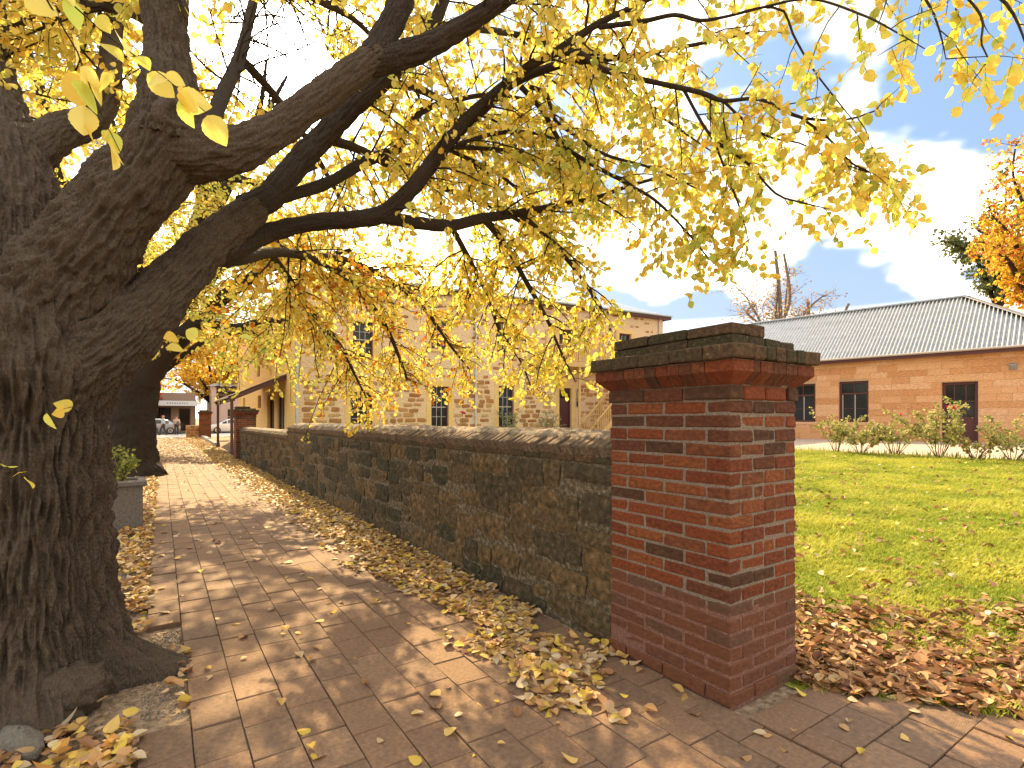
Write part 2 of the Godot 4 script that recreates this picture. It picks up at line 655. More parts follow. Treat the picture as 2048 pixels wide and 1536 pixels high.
	for f in 4:
		# frame of the face: start corner, along, outward
		var st: Vector3 = [Vector3(0, 0, 0), Vector3(W, 0, 0), Vector3(W, 0, -D), Vector3(0, 0, -D)][f]
		var al: Vector3 = [Vector3.RIGHT, Vector3.FORWARD, Vector3.LEFT, Vector3.BACK][f]
		var ou: Vector3 = [Vector3.BACK, Vector3.RIGHT, Vector3.FORWARD, Vector3.LEFT][f]
		var L := W if f % 2 == 0 else D
		var cnt := 7 if f % 2 == 0 else 8
		for q in cnt:
			var a0 := c + (L - 2.0 * c) * q / cnt + 0.003
			var a1 := c + (L - 2.0 * c) * (q + 1) / cnt - 0.003
			var e := r.randf_range(-0.003, 0.003)
			var s := Shape.new()
			var b0 := st + al * a0
			var b1 := st + al * a1
			var P := func(b: Vector3, out: float, y: float) -> Vector3: return b + ou * out + Vector3.UP * y
			frustum(s, [P.call(b0, -0.09, y0), P.call(b1, -0.09, y0), P.call(b1, 0.004 + e, y0), P.call(b0, 0.004 + e, y0)],
				[P.call(b0, -0.09, y1), P.call(b1, -0.09, y1), P.call(b1, ov + e, y1), P.call(b0, ov + e, y1)],
				[P.call(b0, -0.09, y2), P.call(b1, -0.09, y2), P.call(b1, ov + e, y2), P.call(b0, ov + e, y2)])
			piece.call(s, bm[[2, 3, 4, 3, 5][r.randi() % 5]])
		# corner brick at the face's start
		var pv: Vector3 = [Vector3.LEFT, Vector3.BACK, Vector3.RIGHT, Vector3.FORWARD][f]
		var s2 := Shape.new()
		var Q := func(along: float, out: float, y: float) -> Vector3: return st + (-pv) * along + ou * out + Vector3.UP * y
		var i0 := c - 0.003
		frustum(s2, [Q.call(-0.004, 0.004, y0), Q.call(i0, 0.004, y0), Q.call(i0, -i0, y0), Q.call(-0.004, -i0, y0)],
			[Q.call(-ov, ov, y1), Q.call(i0, ov, y1), Q.call(i0, -i0, y1), Q.call(-ov, -i0, y1)],
			[Q.call(-ov, ov, y2), Q.call(i0, ov, y2), Q.call(i0, -i0, y2), Q.call(-ov, -i0, y2)])
		piece.call(s2, bm[[0, 2, 3, 2][f]])
	# mortar between the corbel bricks
	var cm := Shape.new()
	frustum(cm, [Vector3(0.003, y0 - 0.006, -0.003), Vector3(W - 0.003, y0 - 0.006, -0.003), Vector3(W - 0.003, y0 - 0.006, -D + 0.003), Vector3(0.003, y0 - 0.006, -D + 0.003)],
		[Vector3(-ov + 0.008, y1 + 0.002, ov - 0.008), Vector3(W + ov - 0.008, y1 + 0.002, ov - 0.008), Vector3(W + ov - 0.008, y1 + 0.002, -D - ov + 0.008), Vector3(-ov + 0.008, y1 + 0.002, -D - ov + 0.008)],
		[Vector3(-ov + 0.008, y2 + 0.006, ov - 0.008), Vector3(W + ov - 0.008, y2 + 0.006, ov - 0.008), Vector3(W + ov - 0.008, y2 + 0.006, -D - ov + 0.008), Vector3(-ov + 0.008, y2 + 0.006, -D - ov + 0.008)])
	part(o, "mortar", cm, mort)
	# projecting cap course
	var e := 0.108
	var yb := 2.02
	var hcap := 0.082
	var lens_f := [0.20, 0.13, 0.11, 0.11, 0.12, 0.10, 0.20]
	var tot := 0.0
	for q in lens_f: tot += q
	for side in [0, 1]:
		var x := -e
		for q in lens_f:
			var wd: float = q / tot * (W + 2.0 * e)
			put.call(Vector3(wd - 0.007, hcap, 0.22), Vector3(x + wd * 0.5, yb + hcap * 0.5, e - 0.11 if side == 0 else -D - e + 0.11), mm[r.randi() % 3], "cap_brick")
			x += wd
		for q in 3:
			var dz := (D + 2.0 * e - 0.44) / 3.0
			put.call(Vector3(0.22, hcap, dz - 0.006), Vector3(-e + 0.11 if side == 0 else W + e - 0.11, yb + hcap * 0.5, e - 0.22 - dz * (q + 0.5)), mm[r.randi() % 3], "cap_brick")
	var fill := Shape.new()
	fill.box(Vector3(0.05, 2.01, -D - 0.02), Vector3(W - 0.02, 2.115, 0.02))
	part(o, "mortar", fill, mort)
	# two crumbling courses on top
	var yt := 2.106
	for q in 4:
		for side in [0, 1, 2]:
			var m: Material = mm[r.randi() % 3]
			var x := 0.03 + (q + 0.5) * (W - 0.03) / 4.0
			put.call(Vector3((W - 0.03) / 4.0 - 0.007, 0.066, D / 3.0 - 0.008), Vector3(x, yt + 0.033 + (-0.006 if q == 3 else 0.0), -D / 6.0 - side * D / 3.0), m, "cap_brick")
			if q < 2 or (q == 2 and side > 0 and not single):
				put.call(Vector3((W - 0.03) / 4.0 - 0.007 + (0.02 if q == 0 else 0.0), 0.066, D / 3.0 - 0.008), Vector3(x, yt + 0.066 + 0.007 + 0.033, -D / 6.0 - side * D / 3.0), mm[r.randi() % 3], "cap_brick")
	for m in heap:
		var hp := part(o, "brickwork", heap[m], m)
		hp.set_meta("kind", "stuff")
	return o

func stone_meshes(count: int, seed_: int, rough: float) -> Array:     # rugged block, 1 x 1 x 1, front at z = +0.5
	var a := []
	var r := RandomNumberGenerator.new()
	r.seed = seed_
	for k in count:
		var s := Shape.new()
		var G := 4
		var pts := PackedVector3Array()
		for y in G:
			for x in G:
				var u := x / float(G - 1) - 0.5
				var w := y / float(G - 1) - 0.5
				var edge := x == 0 or y == 0 or x == G - 1 or y == G - 1
				var corner := (x == 0 or x == G - 1) and (y == 0 or y == G - 1)
				var q := Vector3(u, w, 0.5 - (0.22 if edge else 0.0) - (0.12 if corner else 0.0) + r.randf_range(-0.16, 0.16) * rough)
				q.x += r.randf_range(-0.05, 0.05) * rough
				q.y += r.randf_range(-0.06, 0.06) * rough
				if corner:
					q.x *= 0.93
					q.y *= 0.92
				pts.append(q)
		s.grid(pts, G)
		for i in s.n.size():
			if s.n[i].z < 0.0:
				s.n[i] = -s.n[i]
		var ring := []
		for x in G - 1: ring.append(pts[x])
		for y in G - 1: ring.append(pts[y * G + G - 1])
		for x in G - 1: ring.append(pts[G * G - 1 - x])
		for y in G - 1: ring.append(pts[(G - 1 - y) * G])
		for i in ring.size():
			var p: Vector3 = ring[i]
			var q: Vector3 = ring[(i + 1) % ring.size()]
			s.face([p, q, Vector3(q.x, q.y, -0.5), Vector3(p.x, p.y, -0.5)], Vector3(p.x + q.x, p.y + q.y, 0))
		a.append(s.mesh())
	return a

func build_wall() -> void:
	brick_pillar("tall red brick gate pillar in the foreground with corbelled mossy cap", Vector3(2.75, 0, -1.89), 0.70, 0.98, true)
	brick_pillar("red brick pillar at the far end of the low stone wall", Vector3(2.63, 0, -25.2), 0.78, 0.78, false)
	brick_pillar("most distant red brick pillar, beyond the wooden awning posts", Vector3(2.62, gy(2.62, -50.8), -50.8), 0.85, 0.85, false)

	var z0 := -2.86
	var z1 := -25.22
	var zs := -15.0
	var o := thing("stone_wall", "long low mossy stone wall with brick coping beside the footpath", "wall", Vector3(2.80, 0, z0))
	var sm := []
	var tone := [[0.110, 0.074, 0.036], [0.078, 0.056, 0.030], [0.140, 0.088, 0.040], [0.058, 0.048, 0.026]]
	for k in 4:
		var b: Array = tone[k]
		sm.append(surf("wall_stone_%d" % k, [[0.026, 0.024, 0.010], [b[0] * 0.66, b[1] * 0.68, b[2] * 0.62], b, [b[0] * 1.45, b[1] * 1.4, b[2] * 1.35], [0.27, 0.21, 0.14]], [0.0, 0.36, 0.6, 0.82, 1.0], Vector3.ONE * (0.75 + 0.12 * k), 0.018, 0.96, 110 + k, "rough", 1.6))
	var wm := surf("wall_mortar", [[0.040, 0.032, 0.016], [0.11, 0.084, 0.050], [0.20, 0.155, 0.098], [0.38, 0.31, 0.21]], [0.0, 0.45, 0.75, 1.0], Vector3.ONE * 0.8, 0.025, 0.96, 118, "rough", 1.4)
	var core := Shape.new()
	core.box(Vector3(0, -0.1, zs - z0), Vector3(0.46, 1.40, 0))
	core.box(Vector3(0.001, -0.1, z1 - z0), Vector3(0.459, 1.19, zs - z0 + 0.001))
	part(o, "mortar", core, wm)
	var vs := stone_meshes(10, 55, 1.0)
	var r := RandomNumberGenerator.new()
	r.seed = 808
	var list := []
	var rows := [0.24, 0.20, 0.27, 0.18, 0.24, 0.20]
	var y := 0.0
	for ri in rows.size():
		var h: float = rows[ri]
		var z := z0 - 0.01
		while z > z1 + 0.1:
			var w := r.randf_range(0.20, 0.55)
			if r.randf() < 0.15: w = r.randf_range(0.5, 0.68)
			w = minf(w, z - z1 - 0.02)
			var zc := z - w * 0.5
			z -= w
			var dy := 0.040 * sin(zc * 1.9 + ri * 1.3) + 0.024 * sin(zc * 4.7 + ri * 2.0)
			var hh := h
			if ri == rows.size() - 1:
				hh = 1.325 - y - dy
			if zc < zs and y + h > 1.15:
				continue
			if r.randf() < 0.22 and h > 0.18 and w < 0.4:
				list.append([zc, y + dy + h * 0.27, w, h * 0.5])
				list.append([zc, y + dy + h * 0.77, w, h * 0.46])
			else:
				list.append([zc, y + dy + hh * 0.5, w, hh])
		y += h
	list.sort_custom(func(a, b): return a[2] * a[3] / (a[0] * a[0]) > b[2] * b[3] / (b[0] * b[0]))
	var rest := [Shape.new(), Shape.new(), Shape.new(), Shape.new()]
	for k in list.size():
		var q: Array = list[k]
		var jo := r.randf_range(0.012, 0.028)
		var b := Basis(Vector3.BACK, Vector3.UP, Vector3.LEFT) * Basis(Vector3.BACK, r.randf_range(-0.03, 0.03)) * Basis.from_scale(Vector3(q[2] - jo, q[3] - jo, 0.070))
		var t := Transform3D(b, Vector3(0.010 + r.randf_range(-0.010, 0.008), q[1], q[0] - z0))
		var ti := r.randi() % 4
		if k < 300:
			part(o, "stone", vs[r.randi() % 10], sm[ti], t)
		else:
			var m: ArrayMesh = vs[r.randi() % 10]
			var a := m.surface_get_arrays(0)
			var sh: Shape = rest[ti]
			var k0 := sh.v.size()
			for i in a[Mesh.ARRAY_VERTEX].size():
				sh.v.append(t * a[Mesh.ARRAY_VERTEX][i])
				sh.n.append((t.basis.inverse().transposed() * a[Mesh.ARRAY_NORMAL][i]).normalized())
				sh.c.append(Color.WHITE)
			for i in a[Mesh.ARRAY_INDEX]:
				sh.ix.append(i + k0)
	for k in 4:
		if rest[k].v.size():
			part(o, "far_stones", rest[k], sm[k]).set_meta("kind", "stuff")
	# brick string course, sloping coping bricks, mortar hump
	var mm := moss_mats()
	var sb := []
	var cb := []
	for k in 3:
		var s := Shape.new()
		s.bevbox(Transform3D(), Vector3(0.10, 0.072, 0.226), 0.006, r, 0.004)
		sb.append(s.mesh())
		s = Shape.new()
		s.bevbox(Transform3D(), Vector3(0.235, 0.105, 0.070), 0.007, r, 0.004)
		cb.append(s.mesh())
	var z := z0 - 0.115
	while z > z1 + 0.1:
		var top := 1.37 if z > zs else 1.16
		part(o, "string_brick", sb[r.randi() % 3], mm[r.randi() % 3], Transform3D(Basis(Vector3.UP, r.randf_range(-0.01, 0.01)), Vector3(0.035 + r.randf_range(-0.004, 0.004), top + r.randf_range(-0.003, 0.003), z - z0)))
		z -= 0.236
	z = z0 - 0.038
	var cop := surf("coping_brick", [[0.06, 0.046, 0.028], [0.13, 0.088, 0.055], [0.20, 0.142, 0.092], [0.33, 0.26, 0.185]], [0.0, 0.4, 0.72, 1.0], Vector3.ONE * 0.5, 0.022, 0.95, 130, "rough", 1.2)
	var cop2 := surf("coping_brick_dark", [[0.05, 0.042, 0.028], [0.11, 0.078, 0.05], [0.17, 0.12, 0.078], [0.30, 0.24, 0.17]], [0.0, 0.4, 0.72, 1.0], Vector3.ONE * 0.43, 0.022, 0.95, 131, "rough", 1.2)
	while z > z1 + 0.05:
		var lift := 0.0 if z > zs else -0.21
		if absf(z - zs) < 0.06: lift = -0.1
		var b := Basis(Vector3.BACK, deg_to_rad(27.0) + r.randf_range(-0.03, 0.03)) * Basis(Vector3.UP, r.randf_range(-0.04, 0.04))
		part(o, "coping_brick", cb[r.randi() % 3], cop if r.randf() < 0.6 else cop2, Transform3D(b, Vector3(0.075 + r.randf_range(-0.008, 0.008), 1.475 + lift + r.randf_range(-0.006, 0.006), z - z0)))
		z -= 0.079
	var nz := FastNoiseLite.new()
	nz.seed = 12
	nz.frequency = 2.2
	nz.fractal_octaves = 4
	var hump := Shape.new()
	var pts := PackedVector3Array()
	var cols := 15
	for zz in steps(z0, z1, 0.05):
		var lift := -0.21 * smoothstep(zs + 0.12, zs - 0.12, zz)
		for q in cols:
			var a := PI * (1.0 - q / float(cols - 1))
			var p := Vector3(0.255 + 0.185 * cos(a), 1.49 + lift + 0.10 * pow(sin(a), 0.6), zz - z0)
			var d := nz.get_noise_3dv(p) * 0.022 + nz.get_noise_3dv(p * 4.0) * 0.010 + nz.get_noise_3dv(p * 13.0) * 0.005
			p += Vector3(cos(a), sin(a), 0) * d
			pts.append(p)
	hump.grid(pts, cols)
	part(o, "mortar_cap", hump, surf("coping_mortar", [[0.10, 0.078, 0.05], [0.22, 0.17, 0.115], [0.34, 0.275, 0.20], [0.46, 0.39, 0.30]], [0.0, 0.4, 0.7, 1.0], Vector3.ONE * 0.6, 0.02, 0.96, 133, "rough", 1.6))
	var back := Shape.new()
	z = z0 - 0.038
	while z > z1 + 0.05:
		var lift := 0.0 if z > zs else -0.21
		back.bevbox(Transform3D(Basis(Vector3.BACK, deg_to_rad(-27.0)), Vector3(0.435, 1.475 + lift, z - z0)), Vector3(0.235, 0.105, 0.072), 0.007)
		z -= 0.079
	part(o, "far_side_coping", back, cop2).set_meta("kind", "stuff")


# ------------------------------------------------------------------ buildings
func holed_wall(s: Shape, x0: float, x1: float, y0: float, y1: float, holes: Array, deep: float) -> void:   # wall in the plane z = 0 facing +z, with openings [x0, x1, y0, y1]
	var xs := [x0, x1]
	var ys := [y0, y1]
	for h in holes:
		xs.append(h[0]); xs.append(h[1]); ys.append(h[2]); ys.append(h[3])
	xs.sort(); ys.sort()
	for i in xs.size() - 1:
		for k in ys.size() - 1:
			if xs[i + 1] - xs[i] < 1e-4 or ys[k + 1] - ys[k] < 1e-4:
				continue
			var cx: float = (xs[i] + xs[i + 1]) * 0.5
			var cy: float = (ys[k] + ys[k + 1]) * 0.5
			var inside := false
			for h in holes:
				if cx > h[0] and cx < h[1] and cy > h[2] and cy < h[3]:
					inside = true
			if not inside:
				s.face([Vector3(xs[i], ys[k], 0), Vector3(xs[i + 1], ys[k], 0), Vector3(xs[i + 1], ys[k + 1], 0), Vector3(xs[i], ys[k + 1], 0)], Vector3.BACK)
	for h in holes:
		s.face([Vector3(h[0], h[2], 0), Vector3(h[0], h[3], 0), Vector3(h[0], h[3], -deep), Vector3(h[0], h[2], -deep)], Vector3.RIGHT)
		s.face([Vector3(h[1], h[2], 0), Vector3(h[1], h[3], 0), Vector3(h[1], h[3], -deep), Vector3(h[1], h[2], -deep)], Vector3.LEFT)
		s.face([Vector3(h[0], h[3], 0), Vector3(h[1], h[3], 0), Vector3(h[1], h[3], -deep), Vector3(h[0], h[3], -deep)], Vector3.DOWN)
		s.face([Vector3(h[0], h[2], 0), Vector3(h[1], h[2], 0), Vector3(h[1], h[2], -deep), Vector3(h[0], h[2], -deep)], Vector3.UP)

func sash(parent: Node, h: Array, deep: float, frame: Material, bars: Material, glass: Material, nx: int, ny: int, fw := 0.07, t := Transform3D(), called := "window") -> MeshInstance3D:
	var f := Shape.new()
	var z := -deep + 0.02
	f.box(Vector3(h[0], h[2], z - 0.03), Vector3(h[0] + fw, h[3], z + 0.05), 0.006)
	f.box(Vector3(h[1] - fw, h[2], z - 0.03), Vector3(h[1], h[3], z + 0.05), 0.006)
	f.box(Vector3(h[0] + fw, h[3] - fw, z - 0.03), Vector3(h[1] - fw, h[3], z + 0.048), 0.006)
	f.box(Vector3(h[0] + fw, h[2], z - 0.03), Vector3(h[1] - fw, h[2] + fw, z + 0.048), 0.006)
	var w := part(parent, called, f, frame, t)
	var g := Shape.new()
	g.box(Vector3(h[0] + fw * 0.6, h[2] + fw * 0.6, z - 0.012), Vector3(h[1] - fw * 0.6, h[3] - fw * 0.6, z - 0.004))
	part(w, "pane", g, glass)
	for i in range(1, nx):
		var x := lerpf(h[0] + fw, h[1] - fw, float(i) / nx)
		var b := Shape.new()
		b.box(Vector3(x - 0.016, h[2] + fw, z - 0.005), Vector3(x + 0.016, h[3] - fw, z + 0.02))
		part(w, "glazing_bar", b, bars)
	for k in range(1, ny):
		var y := lerpf(h[2] + fw, h[3] - fw, float(k) / ny)
		var half := 0.03 if k * 2 == ny else 0.014
		var b := Shape.new()
		b.box(Vector3(h[0] + fw, y - half, z - 0.004), Vector3(h[1] - fw, y + half, z + 0.024))
		part(w, "glazing_bar", b, bars)
	return w

func corrugated(s: Shape, o: Vector3, u: Vector3, L: float, up: Vector3, h0: float, h1: float, pitch: float, amp: float) -> void:   # roof slope from the eave o along u; up reaches the ridge; hips of length h0 and h1 at the ends
	var nrm := u.cross(up).normalized()
	var over := nrm.y < 0.0
	if over: nrm = -nrm
	var k := 8
	var cnt := int(L / pitch * k)
	var pts := PackedVector3Array()
	for r in 2:
		for i in cnt + 1:
			var a := L * i / cnt
			var top := 1.0
			if h0 > 0.0: top = minf(top, a / h0)
			if h1 > 0.0: top = minf(top, (L - a) / h1)
			pts.append(o + u * a + up * (top * r) + nrm * amp * cos(TAU * a / pitch))
	s.grid(pts, cnt + 1, false, over)
	for i in range(s.n.size() - pts.size(), s.n.size()):
		# slope of the wave only, since rows shrink to a point at the hips
		var a := L * ((i - (s.n.size() - pts.size())) % (cnt + 1)) / cnt
		s.n[i] = (nrm + u * (amp * TAU / pitch * sin(TAU * a / pitch))).normalized()

func sand_mats(key: String, base: Array, seed_: int) -> Array:
	var o := []
	for k in base.size():
		var b: Array = base[k]
		o.append(surf("%s_%d" % [key, k], [[b[0] * 0.68, b[1] * 0.62, b[2] * 0.58], [b[0] * 0.92, b[1] * 0.9, b[2] * 0.88], [b[0] * 1.05, b[1] * 1.05, b[2] * 1.05], [b[0] * 1.3, b[1] * 1.36, b[2] * 1.45]], [0.0, 0.4, 0.68, 1.0], Vector3(1.1, 0.45, 1.1) * (1.0 + 0.15 * k), 0.02, 0.92, seed_ + k, "rough", 0.8))
	return o

func build_cottage() -> void:
	var o := thing("sandstone_cottage", "single storey sandstone cottage with grey corrugated hip roof behind the roses", "house", Vector3(27.5, 0.74, -8.26), deg_to_rad(-80.0))
	var sm := sand_mats("sandstone", [[0.64, 0.345, 0.165], [0.66, 0.37, 0.185], [0.58, 0.295, 0.13], [0.68, 0.40, 0.215], [0.55, 0.265, 0.115]], 140)
	var joint := surf("sand_mortar", [[0.34, 0.20, 0.11], [0.48, 0.31, 0.18], [0.58, 0.40, 0.26]], [0.0, 0.5, 1.0], Vector3.ONE, 0.03, 0.95, 146, "fine", 0.8)
	var maroon := flat("maroon_paint", 0.075, 0.016, 0.014, 0.5)
	var glass := flat("window_glass", 0.018, 0.018, 0.017, 0.06)
	glass.metallic_specular = 0.3
	var cream := flat("white_bars", 0.42, 0.36, 0.28, 0.6)
	var holes := [[-0.58, 0.57, 0.0, 2.50], [-4.40, -3.21, 0.83, 2.73], [-6.58, -5.41, 0.84, 2.70], [-10.6, -9.4, 0.83, 2.73]]
	var L0 := -13.6
	var L1 := 3.4
	var HT := 3.72
	var w := Shape.new()
	holed_wall(w, L0, L1, -0.5, HT, holes, 0.30)
	w.face([Vector3(L1, -0.5, 0), Vector3(L1, HT, 0), Vector3(L1, HT, -7.2), Vector3(L1, -0.5, -7.2)], Vector3.RIGHT)
	w.face([Vector3(L0, -0.5, 0), Vector3(L0, HT, 0), Vector3(L0, HT, -7.2), Vector3(L0, -0.5, -7.2)], Vector3.LEFT)
	w.face([Vector3(L0, -0.5, -7.2), Vector3(L0, HT, -7.2), Vector3(L1, HT, -7.2), Vector3(L1, -0.5, -7.2)], Vector3.FORWARD)
	part(o, "wall", w, joint)
	# coursed ashlar blocks
	var r := RandomNumberGenerator.new()
	r.seed = 31
	var unit := []
	for k in 4:
		var s := Shape.new()
		s.bevbox(Transform3D(), Vector3.ONE, 0.03, r, 0.012)
		unit.append(s.mesh())
	var rest := Shape.new()
	var blocks := []
	var y := 0.0
	var rows := [0.30, 0.26, 0.27, 0.28, 0.29, 0.27, 0.30, 0.28, 0.27, 0.29, 0.26, 0.31, 0.33]
	for h in rows:
		h *= HT / 3.71
		var spans := [[L0, L1]]
		for q in holes:
			if y + h * 0.5 > q[2] and y + h * 0.5 < q[3] + 0.03:
				var nxt := []
				for s in spans:
					if q[1] <= s[0] or q[0] >= s[1]:
						nxt.append(s)
					else:
						if q[0] - s[0] > 0.02: nxt.append([s[0], q[0]])
						if s[1] - q[1] > 0.02: nxt.append([q[1], s[1]])
				spans = nxt
		for s in spans:
			var x: float = s[0]
			while x < s[1] - 0.01:
				var wd := r.randf_range(0.42, 0.95)
				if s[1] - x - wd < 0.22: wd = s[1] - x
				blocks.append([x + wd * 0.5, y + h * 0.5, wd, h])
				x += wd
		y += h
	blocks.sort_custom(func(a, b): return a[0] > b[0])
	var got := 0
	for q in blocks:
		var out := 0.010 + r.randf_range(0, 0.010)
		var t := Transform3D(Basis.from_scale(Vector3(q[2] - 0.012, q[3] - 0.012, 0.05)), Vector3(q[0], q[1], out - 0.025))
		var low: bool = q[1] < 0.55
		if got < 290 and q[0] > -8.5 and q[0] < 2.6:
			part(o, "stone_block", unit[r.randi() % 4], sm[r.randi() % 5] if not low else sm[[0, 4, 2][r.randi() % 3]], t)
			got += 1
		else:
			rest.bevbox(t, Vector3.ONE, 0.03)
	part(o, "far_stone_blocks", rest, sm[0]).set_meta("kind", "stuff")
	# windows, door
	for k in [1, 2, 3]:
		var h: Array = holes[k]
		var wi := sash(o, h, 0.16, maroon, maroon, glass, 2, 1, 0.09)
		var tr := Shape.new()
		var ty: float = lerpf(h[2], h[3], 0.70)
		tr.box(Vector3(h[0] + 0.09, ty - 0.04, -0.15), Vector3(h[1] - 0.09, ty + 0.04, -0.105), 0.005)
		part(wi, "transom", tr, maroon)
		for side in 2:
			var xa: float = lerpf(h[0] + 0.09, h[1] - 0.09, side * 0.5)
			var bl := Shape.new()
			bl.box(Vector3(xa + 0.03, ty + 0.05, -0.152), Vector3(xa + 0.48, h[3] - 0.10, -0.146))
			part(wi, "blind", bl, flat("blind", 0.35, 0.31, 0.26, 0.8))
			var st := Shape.new()
			st.box(Vector3(xa + 0.02, h[2] + 0.09, -0.14), Vector3(xa + 0.055, ty - 0.05, -0.118), 0.003)
			part(wi, "casement_stile", st, cream)
			var rl := Shape.new()
			rl.box(Vector3(xa + 0.06, h[2] + 0.62, -0.14), Vector3(xa + 0.46, h[2] + 0.645, -0.125))
			part(wi, "glazing_bar", rl, maroon)
		var si := Shape.new()
		si.box(Vector3(h[0] - 0.12, h[2] - 0.14, -0.1), Vector3(h[1] + 0.12, h[2] - 0.004, 0.06), 0.01)
		part(wi, "sill", si, sm[3])
	var hd: Array = holes[0]
	var dr := sash(o, [hd[0], hd[1], 0.0, hd[3]], 0.20, maroon, maroon, glass, 1, 1, 0.11, Transform3D(), "door")
	var panel := Shape.new()
	panel.box(Vector3(hd[0] + 0.11, 0.02, -0.20), Vector3(hd[1] - 0.11, 1.05, -0.155), 0.006)
	panel.box(Vector3(hd[0] + 0.18, 0.15, -0.16), Vector3(-0.04, 0.92, -0.145), 0.005)
	panel.box(Vector3(0.03, 0.15, -0.16), Vector3(hd[1] - 0.18, 0.92, -0.145), 0.005)
	part(dr, "panel", panel, maroon)
	var bars := Shape.new()
	for x in [-0.19, 0.18]:
		bars.box(Vector3(x - 0.02, 1.05, -0.19), Vector3(x + 0.02, 2.39, -0.165))
	bars.box(Vector3(hd[0] + 0.11, 1.68, -0.188), Vector3(hd[1] - 0.11, 1.72, -0.166))
	part(dr, "glazing_bar", bars, maroon)
	var knob := Shape.new()
	knob.disc(Vector3(0.38, 1.02, -0.12), Vector3.BACK, 0.03, 0.05, 12, 0.01)
	part(dr, "handle", knob, flat("brass", 0.5, 0.35, 0.12, 0.35, 1.0))
	# roof
	var ov := 0.38
	var zinc := surf("zinc_roof", [[0.24, 0.25, 0.26], [0.33, 0.34, 0.355], [0.40, 0.41, 0.425], [0.47, 0.48, 0.495]], [0.0, 0.4, 0.7, 1.0], Vector3(3, 3, 3), 0.02, 0.34, 160)
	zinc.metallic = 0.85
	var ey := HT + 0.06
	var ridge_y := 6.62
	var back := 3.6 + ov
	var up := Vector3(0, ridge_y - ey, -back)
	var LL := L1 - L0 + 2.0 * ov
	var front := Shape.new()
	corrugated(front, Vector3(L0 - ov, ey, ov), Vector3.RIGHT, LL, up, back, back, 0.15, 0.036)
	var rf := part(o, "roof", front, zinc)
	var sides := Shape.new()
	corrugated(sides, Vector3(L1 + ov, ey, ov), Vector3.FORWARD, 2.0 * back, Vector3(-back, ridge_y - ey, 0), back, back, 0.15, 0.036)
	corrugated(sides, Vector3(L1 + ov, ey, ov - 2.0 * back), Vector3.LEFT, LL, Vector3(0, ridge_y - ey, back), back, back, 0.15, 0.036)
	corrugated(sides, Vector3(L0 - ov, ey, ov - 2.0 * back), Vector3.BACK, 2.0 * back, Vector3(back, ridge_y - ey, 0), back, back, 0.15, 0.036)
	part(rf, "rear_slopes", sides, zinc)
	var caps := Shape.new()
	var A := Vector3(L0 - ov + back, ridge_y + 0.03, ov - back)
	var B := Vector3(L1 + ov - back, ridge_y + 0.03, ov - back)
	caps.tube(PackedVector3Array([A, B]), PackedFloat32Array([0.07, 0.07]), 10)
	for q in [[B, Vector3(L1 + ov, ey + 0.03, ov)], [B, Vector3(L1 + ov, ey + 0.03, ov - 2 * back)], [A, Vector3(L0 - ov, ey + 0.03, ov)], [A, Vector3(L0 - ov, ey + 0.03, ov - 2 * back)]]:
		caps.bar(q[0], q[1], 0.30, 0.035, 0.01)
	part(rf, "ridge_capping", caps, zinc)
	var fas := Shape.new()
	fas.box(Vector3(L0 - ov, ey - 0.20, ov - 0.06), Vector3(L1 + ov, ey - 0.02, ov - 0.02), 0.005)
	fas.box(Vector3(L1 + ov - 0.06, ey - 0.20, -7.2 - ov), Vector3(L1 + ov - 0.02, ey - 0.02, ov - 0.062), 0.005)
	fas.box(Vector3(L0 - ov + 0.05, ey - 0.17, -0.02), Vector3(L1 + ov - 0.062, ey - 0.14, ov - 0.062))
	part(rf, "fascia", fas, maroon)
	var gut := Shape.new()
	gut.bevbox(Transform3D(Basis(), Vector3((L0 + L1) * 0.5, ey - 0.02, ov + 0.045)), Vector3(LL + 0.1, 0.09, 0.11), 0.03)
	gut.bevbox(Transform3D(Basis(), Vector3(L1 + ov + 0.045, ey - 0.02, -3.6)), Vector3(0.11, 0.09, 7.9), 0.03)
	part(rf, "gutter", gut, flat("gutter_paint", 0.42, 0.36, 0.30, 0.5))
	var lamp := Shape.new()
	lamp.bar(Vector3(1.62, 3.06, 0.02), Vector3(1.62, 3.06, 0.22), 0.04, 0.04)
	lamp.bevbox(Transform3D(Basis(Vector3.RIGHT, 0.5), Vector3(1.62, 3.0, 0.27)), Vector3(0.24, 0.26, 0.14), 0.03)
	part(o, "wall_lamp", lamp, flat("grey_metal", 0.25, 0.24, 0.23, 0.5, 0.4))

